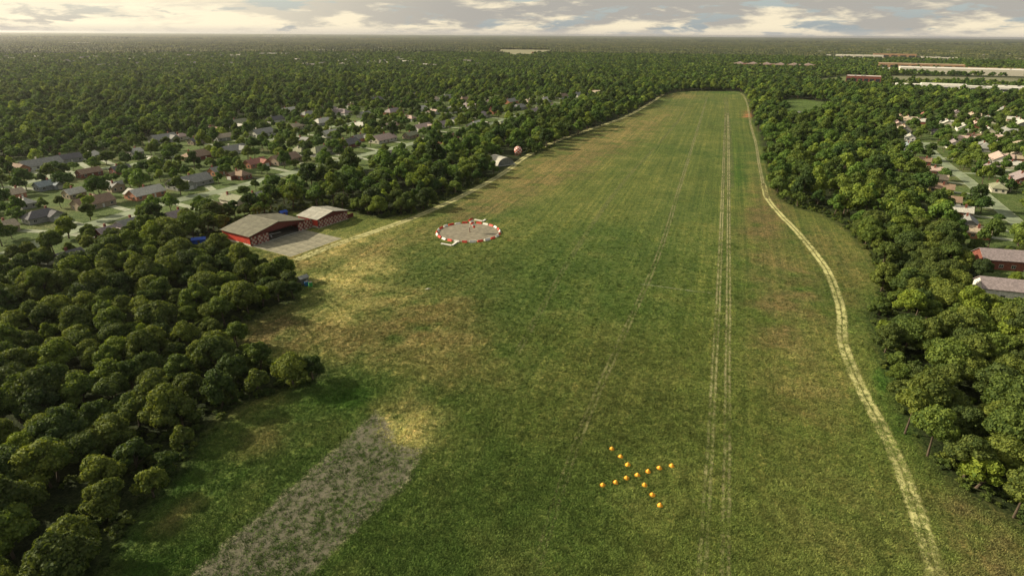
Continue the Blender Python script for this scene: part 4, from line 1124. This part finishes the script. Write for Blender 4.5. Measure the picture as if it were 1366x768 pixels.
def crown_mesh(seed, R, Hc, z0, nl, nleaf, lsz, m, name, core=ICO2):
    """crown of radius R, from z0 up to z0+Hc: leaf faces spread over overlapping lobes plus an inner leaf mass"""
    r = np.random.default_rng(seed)
    C = []; S = []
    for i in range(nl):
        a = i * 2.4 + r.uniform(-.5, .5); q = math.sqrt((i + 0.3) / nl)
        rad = q * R * 0.70; zz = z0 + Hc * (0.74 - 0.48 * q * q + r.uniform(-.2, .12))
        C.append((rad * math.cos(a), rad * math.sin(a), zz)); S.append(R * r.uniform(.2, .4))
    C = np.array(C); S = np.array(S); tone_l = r.uniform(-.2, .2, nl)
    per = S ** 2 / (S ** 2).sum()
    L = r.choice(nl, nleaf * 2, p=per)
    d = r.normal(size=(nleaf * 2, 3)); d[:, 2] += 0.25; d /= np.linalg.norm(d, axis=1)[:, None]
    P = C[L] + d * (S[L] * r.uniform(.82, 1.14, nleaf * 2))[:, None] * np.array((1, 1, .82))
    ins = np.zeros(len(P), bool)
    for k in range(nl):
        dd = np.linalg.norm((P - C[k]) / np.array((1, 1, .82)), axis=1); ins |= (dd < S[k] * 0.78) & (L != k)
    keep = np.where(~ins)[0][:nleaf]; P = P[keep]; d = d[keep]; L = L[keep]; n = len(P)
    nn = d + r.normal(size=(n, 3)) * 0.6; nn /= np.linalg.norm(nn, axis=1)[:, None]
    t1 = np.cross(nn, r.normal(size=(n, 3))); t1 /= np.linalg.norm(t1, axis=1)[:, None]; t2 = np.cross(nn, t1)
    s = (lsz * r.uniform(.6, 1.25, n))[:, None]
    V = np.stack([P - t1 * s, P - t2 * s * .62, P + t1 * s, P + t2 * s * .62 + nn * s * .25], 1).reshape(-1, 3)
    F = np.arange(4 * n).reshape(n, 4)
    F = np.concatenate([F[:, [0, 1, 2]], F[:, [0, 2, 3]]])
    tone = np.clip(0.45 + tone_l[L] + r.normal(size=n) * 0.27, 0, 1); tone = np.concatenate([tone, tone])
    Vs = [V]; Fs = [F]; Ts = [tone]; o = len(V)
    cv, cf = core
    for k in range(nl):
        q = cv * (S[k] * 0.86) * (1 + r.uniform(-.16, .16, (len(cv), 1))) * np.array((1, 1, .8)) + C[k]
        Vs.append(q); Fs.append(cf + o); Ts.append(np.clip(0.35 + tone_l[k] + r.normal(size=len(cf)) * 0.12, 0, 1)); o += len(cv)
    return npmesh(name, np.concatenate(Vs), np.concatenate(Fs), {'tone': ('FACE', 'FLOAT', np.concatenate(Ts))}, m)


def trunk_mb(seed, H0, Hc, R, rt=0.22, limbs=5):
    r = random.Random(seed); mb = MB()
    b = (r.uniform(-.4, .4), r.uniform(-.4, .4))
    mb.tube((0, 0, -0.1), (b[0] * .5, b[1] * .5, H0 * 0.55), rt * 1.25, rt * 0.9, 7, False)
    mb.tube((b[0] * .5, b[1] * .5, H0 * 0.55), (b[0], b[1], H0 * 1.05), rt * 0.9, rt * 0.75, 7, False)
    mb.tube((b[0], b[1], H0 * 1.05), (b[0] * 1.2, b[1] * 1.2, H0 + Hc * .6), rt * 0.75, rt * .3, 6, False)
    for k in range(limbs):
        a = k * 2.4 + r.random(); q = R * r.uniform(.4, .62)
        mb.tube((b[0] * .9, b[1] * .9, H0 * r.uniform(.8, 1.05)), (b[0] + q * math.cos(a), b[1] + q * math.sin(a), H0 + Hc * r.uniform(.3, .5)), rt * .5, rt * .18, 5, False)
    return mb


# near tree forms: (crown radius, crown height, trunk height)
FORMS = [(4.9, 7.2, 3.2, 22), (5.4, 6.8, 3.9, 26), (4.1, 6.8, 2.9, 18), (3.3, 5.4, 1.4, 13), (4.9, 8.2, 3.6, 24), (4.6, 5.6, 6.0, 18)]
NEAR = []
for i, (R, Hc, H0, nl) in enumerate(FORMS):
    for j in range(4):
        cmh = crown_mesh(100 + i * 10 + j, R, Hc, H0, nl, 3200 if R > 4 else 1900, 0.33, LEAF[j], 'crown')
        tm = trunk_mb(i * 7 + j, H0, Hc, R).mesh('trunk'); tm.materials.append(M['bark']); NEAR.append((cmh, tm))


def merged(name, crown, trunk):
    """one mesh of crown and trunk, for the uncounted part of the forest"""
    import bmesh
    bm = bmesh.new(); bm.from_mesh(crown); n = len(bm.faces); bm.from_mesh(trunk); bm.faces.ensure_lookup_table()
    for f in bm.faces[n:]: f.material_index = 1
    m = bpy.data.meshes.new(name); bm.to_mesh(m); bm.free(); m.materials.append(crown.materials[0]); m.materials.append(M['bark']); return m


def protos(name, meshes):
    c = bpy.data.collections.new(name)
    for i, m in enumerate(meshes):
        o = bpy.data.objects.new('%s_%02d' % (name, i), m); c.objects.link(o)
    return c


MIDF = [(4.6, 7.0, 2.6, 11), (5.2, 6.6, 3.4, 13), (3.6, 6.4, 2.4, 9), (4.8, 8.2, 3.0, 12)]
mids = []; fars = []
for i, (R, Hc, H0, nl) in enumerate(MIDF):
    for j in (0, 1, 2, 3, 1, 0)[:4]:
        tr = trunk_mb(i, H0, Hc, R, limbs=2).mesh('t')
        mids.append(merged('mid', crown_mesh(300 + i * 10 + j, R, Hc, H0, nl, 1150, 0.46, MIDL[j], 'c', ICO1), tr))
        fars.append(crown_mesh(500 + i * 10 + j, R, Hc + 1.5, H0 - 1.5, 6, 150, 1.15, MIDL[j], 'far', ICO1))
patch = []
for j in range(4):
    r = np.random.default_rng(900 + j); Vs = []; Fs = []; Ts = []; o = 0
    cv, cf = ICO1
    for k in range(42):
        s = r.uniform(3.4, 6.2); q = cv * s * (1 + r.uniform(-.3, .3, (len(cv), 1))) * np.array((1, 1, .95)) + np.array((r.uniform(-30, 30), r.uniform(-30, 30), r.uniform(3, 8)))
        Vs.append(q); Fs.append(cf + o); Ts.append(np.clip(r.uniform(.1, .9) + r.normal(size=len(cf)) * .2, 0, 1)); o += len(cv)
    patch.append(npmesh('patch', np.concatenate(Vs), np.concatenate(Fs), {'tone': ('FACE', 'FLOAT', np.concatenate(Ts))}, FARL[(1, 0, 2, 1)[j]]))
print('protos done')


def scatter_nodes(coll, count):
    g = bpy.data.node_groups.new('scatter_' + coll.name, 'GeometryNodeTree')
    g.interface.new_socket('Geometry', in_out='INPUT', socket_type='NodeSocketGeometry'); g.interface.new_socket('Geometry', in_out='OUTPUT', socket_type='NodeSocketGeometry')
    i = g.nodes.new('NodeGroupInput'); o = g.nodes.new('NodeGroupOutput')
    ci = g.nodes.new('GeometryNodeCollectionInfo'); ci.inputs['Collection'].default_value = coll; ci.inputs['Separate Children'].default_value = True; ci.inputs['Reset Children'].default_value = True
    ip = g.nodes.new('GeometryNodeInstanceOnPoints')
    def named(n, ty):
        a = g.nodes.new('GeometryNodeInputNamedAttribute'); a.data_type = ty; a.inputs['Name'].default_value = n; return a.outputs['Attribute']
    g.links.new(i.outputs[0], ip.inputs['Points']); g.links.new(ci.outputs[0], ip.inputs['Instance']); ip.inputs['Pick Instance'].default_value = True
    g.links.new(named('idx', 'INT'), ip.inputs['Instance Index'])
    e = g.nodes.new('ShaderNodeCombineXYZ'); g.links.new(named('rot', 'FLOAT'), e.inputs[2]); g.links.new(e.outputs[0], ip.inputs['Rotation'])
    s = g.nodes.new('ShaderNodeCombineXYZ'); sx_ = named('sxy', 'FLOAT'); g.links.new(sx_, s.inputs[0]); g.links.new(sx_, s.inputs[1]); g.links.new(named('sz', 'FLOAT'), s.inputs[2])
    g.links.new(s.outputs[0], ip.inputs['Scale']); g.links.new(ip.outputs[0], o.inputs[0])
    return g


def scatter(name, label, P, idx, rot, sxy, sz, coll, z=0.0, extra=None):
    m = bpy.data.meshes.new(name); m.vertices.add(len(P))
    co = np.column_stack([P[:, 0], P[:, 1], np.full(len(P), z)]).astype(np.float32); m.vertices.foreach_set('co', co.ravel())
    for n, a in (('rot', rot), ('sxy', sxy), ('sz', sz)):
        at = m.attributes.new(n, 'FLOAT', 'POINT'); at.data.foreach_set('value', np.asarray(a, np.float32))
    at = m.attributes.new('idx', 'INT', 'POINT'); at.data.foreach_set('value', np.asarray(idx, np.int32))
    if extra is not None:
        at = m.attributes.new('gcol', 'FLOAT_COLOR', 'POINT'); c = np.ones((len(P), 4), np.float32); c[:, :3] = extra; at.data.foreach_set('color', c.ravel())
    o = put(name, m); md = o.modifiers.new('scatter', 'NODES'); md.node_group = scatter_nodes(coll, 0)
    tag(o, label, kind='stuff'); return o


# where trees stand
def grid_pts(r0, r1, s, jit=0.42, half=0.95):
    ys = np.arange(-20 if r0 < 200 else 0, r1, s); xs = np.arange(-r1 * half, r1 * half, s)
    X, Y = np.meshgrid(xs, ys); X = X + (np.arange(len(ys)) % 2)[:, None] * s / 2
    X = X + RNG.uniform(-jit, jit, X.shape) * s; Y = Y + RNG.uniform(-jit, jit, Y.shape) * s
    d = np.hypot(X, Y); px, py = PX(X, Y, 6.0)
    k = (d >= r0) & (d < r1) & (px > -90 - 40 * (r0 < 400)) & (px < PW + 90) & (py < PH + 190) & (Y > 10)
    return X[k], Y[k]


def free(X, Y, small):
    """mask of spots where a tree may stand"""
    d = distline(X, Y, AIR); ins = inpoly(X, Y, AIR)
    ok = ~(ins) & (d > 0.8)
    for P in (CLEAR, FIELD, FIELD2, CARPARK): ok &= ~inpoly(X, Y, P)
    for k, P in streetsG.items():
        ok &= distline(X, Y, P, False) > (7.0 if k == 'street' else 5.5)
        if k in ('street', 'cross_street'):                # verges on the far side of the near gardens are open lawn
            ok &= distline(X, Y, P + np.array((7.0, -7.0) if k == 'street' else (-6., -7.)), False) > 6.0
    for (hx, hy, L, D, r, zc) in HOUSES:
        dn = math.hypot(hx, hy); u = (-hx / dn, -hy / dn)
        s = (X - hx) * u[0] + (Y - hy) * u[1]; q = np.abs(-(X - hx) * u[1] + (Y - hy) * u[0])
        big_ = L > 28
        ln = (min(75, dn * 0.075) if not big_ else min(170, max(22, dn * 0.055) if zc > 500 else 22)) * (0.55 if not big_ else 1)
        vis = np.abs(L * math.sin(math.atan2(hy, hx) - r)) / 2 + D * 0.25
        ok &= ~((s > -D / 2 - 3) & (s < ln) & (q < vis * (0.75 if not big_ else 1.0) + 1.0))
    for (ox, oy, rz, W_, D_) in ((hb[0], hb[1], HA, W1, D1), (sb[0], sb[1], HA, W2, D2)):
        x = (X - ox) * math.cos(rz) + (Y - oy) * math.sin(rz); y = -(X - ox) * math.sin(rz) + (Y - oy) * math.cos(rz)
        ok &= ~((x > -6) & (x < W_ + 4) & (y > -27) & (y < D_ + 5)) & ~((x > -17) & (x < 4) & (y > -14) & (y < D_ + 3))
    for (px, py, r_) in ((676, 222, 15), (691, 208, 13), (404, 379, 4), (266, 324, 7), (378, 287, 5)):
        x0, y0 = G(px, py); dn = math.hypot(x0, y0); u = (-x0 / dn, -y0 / dn)
        s = (X - x0) * u[0] + (Y - y0) * u[1]; q = np.abs(-(X - x0) * u[1] + (Y - y0) * u[0]); ok &= ~((s > -r_) & (s < r_ + 14) & (q < r_))
    return ok


def residential(X, Y): return inpoly(X, Y, RESL) | inpoly(X, Y, RESR)


# hand-placed trees at the meadow's edge and lone ones: photo px of the foot, form, leaf, scale, label
HAND = [
 (392, 516, 1, 0, 0.92, 'broad olive tree standing furthest out on the meadow from the left wood'),
 (418, 506, 2, 1, 0.85, 'rounder darker tree leaning on the broad one that stands furthest out on the meadow'),
 (346, 524, 3, 0, 1.15, 'small bushy tree left of the two outlying meadow trees'),
 (312, 516, 4, 1, 0.95, 'tall full tree behind the small bushy tree at the meadow edge'),
 (247, 598, 3, 0, 0.9, 'small bright tree alone in front of the left wood'),
 (222, 630, 3, 1, 0.9, 'small round tree at the wood edge just below the small bright one'),
 (205, 662, 3, 0, 1.05, 'low bushy tree third down the left wood edge'),
 (105, 757, 0, 0, 1.0, 'large tree nearest the bottom of the left wood edge'),
 (146, 690, 2, 0, 1.0, 'rounded tree on the left wood edge above the bottom one'),
 (392, 398, 2, 1, 0.8, 'dark tree at the tip of the wood beside the two drums'),
 (372, 402, 1, 0, 0.8, 'broad tree at the tip of the wood left of the drums'),
 (350, 408, 3, 2, 1.2, 'yellow-green small tree at the tip of the wood near the apron'),
 (1207, 578, 5, 0, 1.0, 'tall bare-trunked tree at the inner edge of the right wood'),
 (1237, 608, 5, 1, 1.05, 'tall thin-trunked tree in the dark gap of the right wood edge'),
 (1284, 640, 5, 0, 1.0, 'bare-trunked tree further down the right wood edge'),
 (1302, 650, 3, 2, 1.3, 'smaller yellowish tree at the right wood edge'),
 (1352, 690, 5, 0, 1.0, 'bare-trunked tree nearest the lower right corner'),
 (1172, 420, 3, 1, 1.1, 'bushy tree at the right wood edge near the bend of the track'),
 (1180, 470, 0, 0, 0.95, 'broad tree at the right wood edge above the dark green grass'),
 (92, 318, 3, 2, 1.5, 'bright yellow-green lone tree on the near side of the left street'),
 (230, 238, 2, 2, 1.2, 'bright yellow-green tree in the middle of the left houses'),
 (345, 292, 2, 1, 0.9, 'dark round tree right behind the large hangar'),
 (304, 296, 4, 1, 0.85, 'leafy tree in front of the cream house above the large hangar'),
 (1327, 240, 2, 1, 1.0, 'lone tree on the lawn by the lane on the right'),
]
HP = np.array([G(a, b) for a, b, *_ in HAND])

X1, Y1 = grid_pts(0, 330, 7.3); ok = free(X1, Y1, True)
rs = residential(X1, Y1); ok &= ~(rs & (RNG.random(len(X1)) < 0.3))
for hx, hy in HP: ok &= np.hypot(X1 - hx, Y1 - hy) > 6.5
X1, Y1 = X1[ok], Y1[ok]; rs1 = residential(X1, Y1)
# keep the grass in view clear of crowns that would stand over it
X2, Y2 = grid_pts(330, 1250, 10.2); ok = free(X2, Y2, True); rs = residential(X2, Y2); ok &= ~(rs & (RNG.random(len(X2)) < 0.28)); X2, Y2 = X2[ok], Y2[ok]
X3, Y3 = grid_pts(1250, 3000, 12.0)
ok = free(X3, Y3, False); px, py = PX(X3, Y3); sub = (px < 560) & (py < 96) | (px > 1050)
ok &= ~(sub & (RNG.random(len(X3)) < 0.30)); X3, Y3 = X3[ok], Y3[ok]
print('trees', len(X1), len(X2), len(X3))

# the trees that show largest: nearest in view
dist = np.hypot(np.hypot(X1, Y1), CH); px, py = PX(X1, Y1, 8.0); inview = (px > -10) & (px < PW + 10) & (py > 0) & (py < PH + 25)
order = np.argsort(np.where(inview, dist, 1e9)); NI = 300 - len(HAND); ind = order[:NI]; rest = np.ones(len(X1), bool); rest[ind] = False

LM = [(120, 700, 'near the bottom of the left wood'), (30, 620, 'at the left photo edge, lower wood'), (150, 560, 'in the middle of the near left wood'), (290, 500, 'behind the outlying meadow trees'),
      (60, 470, 'at the left photo edge, upper wood'), (200, 430, 'in the upper part of the left wood'), (320, 400, 'in the left wood near the drums'), (80, 390, 'in the left wood towards the houses'), (230, 360, 'in the left wood by the large hangar'),
      (1340, 600, 'in the lower right corner wood'), (1260, 560, 'near the dark gap of the right wood'), (1330, 500, 'at the right photo edge in the right wood'), (1220, 480, 'in the right wood beside dark grass'),
      (1290, 430, 'in the right wood below the row houses'), (1200, 410, 'in the right wood by the track bend'), (1180, 350, 'in the upper part of the right wood')]
colour_w = ['olive', 'mid-green', 'yellow-green', 'dark green']; form_w = ['broad', 'spreading', 'rounded', 'small bushy', 'tall full', 'flat-topped']
rr = np.random.default_rng(5)
dA = distline(X1, Y1, AIR)


def plant(x, y, f, j, s, label, group):
    t = thing('broadleaf_tree', label, 'tree', (x, y, 0), rr.uniform(0, 6.28), group); t.scale = (s, s, s * rr.uniform(.92, 1.08))
    c, tr = NEAR[f * 4 + j]; put('crown', c, t); put('trunk', tr, t)


for (a, b, f, j, s, lb), (x, y) in zip(HAND, HP): plant(x, y, f, j, s, lb, 'trees with a place of their own')
for k in ind:
    edge = dA[k] < 9
    f = int(rr.choice([3, 2, 0, 5], p=[.3, .3, .25, .15]) if edge else rr.choice([0, 1, 2, 3, 4, 5], p=[.26, .24, .16, .06, .18, .1]))
    j = int(rr.choice(4, p=[.42, .34, .08, .16])); s = rr.uniform(.72, 1.2) * (0.8 if rs1[k] else 1)
    q = min(LM, key=lambda l: math.hypot(l[0] - px[k], l[1] - py[k]))
    pl = q[2] if not rs1[k] else ('in the gardens along the near left street' if px[k] < 700 else 'in the gardens of the right-hand houses')
    lb = '%s%s %s tree %s%s' % ('large ' if s > 1.02 else 'smaller ' if s < .87 else '', form_w[f], colour_w[j], 'on the edge, ' if edge and not rs1[k] else '', pl)
    plant(X1[k], Y1[k], f, j, s, lb, 'trees ' + pl)

cn = protos('near_trees', [merged('n', c, t) for c, t in NEAR]); cmid = protos('mid_trees', mids); cfar = protos('far_trees', fars); cpat = protos('tree_patches', patch)


def leafpick(n, p): return rr.choice(4, n, p=p)


Xr, Yr = X1[rest], Y1[rest]; rs_ = rs1[rest]; n = len(Xr)
fi = rr.choice(6, n, p=[.24, .22, .18, .1, .16, .1]); s = rr.uniform(.68, 1.25, n) * np.where(rs_, .72, 1)
scatter('woodland', 'broadleaf woodland beside the runway and among the nearer houses', np.column_stack([Xr, Yr]), fi * 4 + leafpick(n, [.4, .34, .1, .16]), rr.uniform(0, 6.28, n), s, s, cn)
n = len(X2); rs2 = residential(X2, Y2); s = rr.uniform(.7, 1.6, n) * np.where(rs2, .8, 1)
FOR_ = 1
scatter('forest', 'dense forest and garden trees beyond the nearer houses', np.column_stack([X2, Y2]), rr.choice(4, n) * 4 + leafpick(n, [.3, .42, .12, .16]), rr.uniform(0, 6.28, n), s, s * rr.uniform(.8, 1.25, n), cmid)
n = len(X3); s = rr.uniform(.9, 1.9, n)
scatter('distant_forest', 'distant forest stretching beyond the end of the runway', np.column_stack([X3, Y3]), rr.choice(4, n) * 4 + leafpick(n, [.26, .42, .1, .22]), rr.uniform(0, 6.28, n), s, s * .9, cfar)
for nm, r0, r1, sp, sc_xy, sc_z, lb in (('far_woods', 3000, 9000, 62, 1.05, 1.0, 'far woods fading towards the horizon'), ('horizon_woods', 9000, 40000, 230, 4.2, 1.6, 'hazy woods along the horizon')):
    X, Y = grid_pts(r0, r1, sp, .35); ok = np.ones(len(X), bool)
    for P in (FIELD,): ok &= ~inpoly(X, Y, P)
    for (hx, hy, L, D, r, zc) in HOUSES:
        if zc < 2500: continue
        dn = math.hypot(hx, hy); u = (-hx / dn, -hy / dn); s_ = (X - hx) * u[0] + (Y - hy) * u[1]; q = np.abs(-(X - hx) * u[1] + (Y - hy) * u[0])
        ok &= ~((s_ > -60) & (s_ < dn * .06) & (q < L / 2 + 20))
    gp = fbm(X, Y, 700, 3); px_, _ = PX(X, Y); thin = np.where(px_ < 620, .22, .08); ok &= RNG.random(len(X)) > thin
    X, Y = X[ok], Y[ok]; n = len(X); print(nm, n)
    hgt = sc_z * (1 + 0.9 * np.clip(fbm(X, Y, 2600, 2) - .45, 0, 1))
    scatter(nm, lb, np.column_stack([X, Y]), rr.choice(4, n), rr.choice(4, n) * 1.5708, np.full(n, sc_xy) * rr.uniform(.9, 1.15, n), hgt * rr.uniform(.85, 1.2, n), cpat)

bush = []
for j in range(4): bush.append(crown_mesh(700 + j, 1.7, 2.6, -0.5, 5, 260, 0.26, LEAF[(1, 0, 3, 1)[j]], 'bush', ICO1))
cb = protos('bushes', bush)
n = 60000; X = RNG.uniform(-420, 420, n); Y = RNG.uniform(60, 520, n)
d = distline(X, Y, AIR); ins = inpoly(X, Y, AIR); okb = ~ins & (d < 26) & free(X, Y, True) & ~residential(X, Y) & (RNG.random(n) < np.clip(1.15 - d / 26, 0, 1))
X, Y = X[okb], Y[okb]; n = len(X); print('bushes', n); s = RNG.uniform(.45, 1.15, n)
scatter('undergrowth', 'low undergrowth along the edges of both woods', np.column_stack([X, Y]), RNG.integers(0, 4, n), RNG.uniform(0, 6.28, n), s, s * .85, cb)

# ------------------------------------------------------------------ grass tufts on the nearer airfield


def tuft(seed, nb, r, h):
    q = np.random.default_rng(seed); V = []; F = []
    for k in range(nb):
        a = q.uniform(0, 6.28); x, y = q.normal(size=2) * r * .45; hh = h * q.uniform(.55, 1.1); w = 0.055 * q.uniform(.7, 1.4); ln = hh * q.uniform(.3, 1.0); b = q.uniform(0, 6.28)
        o = len(V); V += [(x - w * math.sin(a), y + w * math.cos(a), 0), (x + w * math.sin(a), y - w * math.cos(a), 0), (x + ln * math.cos(b), y + ln * math.sin(b), hh)]; F.append((o, o + 1, o + 2))
    return np.array(V), np.array(F)


def tuft_mat():
    m, t, b = newmat('grass_blades')
    at = N(t, 'ShaderNodeAttribute', attribute_name='gcol'); at.attribute_type = 'INSTANCER'
    oi = N(t, 'ShaderNodeObjectInfo')
    c = mixc(t, oi.outputs['Random'], mixc(t, 1.0, at.outputs['Color'], (0.75, 0.85, 0.75), 'MULTIPLY'), mixc(t, 1.0, at.outputs['Color'], (1.9, 1.75, 1.6), 'MULTIPLY'))
    t.links.new(c, b.inputs['Base Color']); b.inputs['Roughness'].default_value = 0.8; b.inputs['Specular IOR Level'].default_value = 0.1
    return m


TM = tuft_mat()
ct = protos('tufts', [npmesh('tuft', *tuft(40 + i, 14, .55, .36), None, TM) for i in range(4)])
n = 260000
U = RNG.random(n); rr_ = 70 * (360 / 70) ** U; th = RNG.uniform(math.radians(38), math.radians(150), n)   # density falls off with the distance
X = rr_ * np.cos(th); Y = rr_ * np.sin(th)
px_, py_ = PX(X, Y); gi = inpoly(X, Y, AIR) & (px_ > -20) & (px_ < PW + 20) & (py_ < PH + 15)
c0 = G(625, 310); gi &= np.hypot(X - c0[0], Y - c0[1]) > 15.5
xl = (X - hb[0]) * ca + (Y - hb[1]) * sa; yl = -(X - hb[0]) * sa + (Y - hb[1]) * ca
gi &= ~((xl > -1) & (xl < W1 + 22) & (yl > -26) & (yl < D1))
GV = GP([(250, 768), (300, 722), (400, 638), (505, 545), (548, 556), (562, 600), (545, 640), (480, 705), (420, 768)]); gi &= ~(inpoly(X, Y, GV) & (RNG.random(n) < .5))
gi &= RNG.random(n) < np.clip((330 - np.hypot(X, Y)) / 200, 0, 1) * (0.35 + 0.9 * fbm(X, Y, 8, 3))
X, Y = X[gi], Y[gi]; n = len(X); print('tufts', n)
gc = ground_colour(X, Y) * 1.35 * (0.55 + 0.9 * fbm(X, Y, 1.6, 2))[:, None]
s = RNG.uniform(.7, 1.3, n) * (0.8 + np.hypot(X, Y) / 400)
scatter('grass_tufts', 'uneven tufts of meadow grass on the runway strip', np.column_stack([X, Y]), RNG.integers(0, 4, n), RNG.uniform(0, 6.28, n), s, s * .7, ct, z=0.02, extra=gc)

# ------------------------------------------------------------------ haze
hz = MB().box(-43500, 43500, -43500, 43500, -1.5, 97.5).mesh('haze')
hm = bpy.data.materials.new('haze'); hm.use_nodes = True; t = hm.node_tree; t.nodes.clear()
v = N(t, 'ShaderNodeVolumePrincipled'); v.inputs['Density'].default_value = 3.5e-5; v.inputs['Color'].default_value = (0.93, 0.93, 0.92, 1); v.inputs['Anisotropy'].default_value = 0.68
o_ = N(t, 'ShaderNodeOutputMaterial'); t.links.new(v.outputs[0], o_.inputs['Volume']); hz.materials.append(hm)
tag(put('haze', hz), 'thin haze over the far woods', kind='stuff')
print('scene ready')
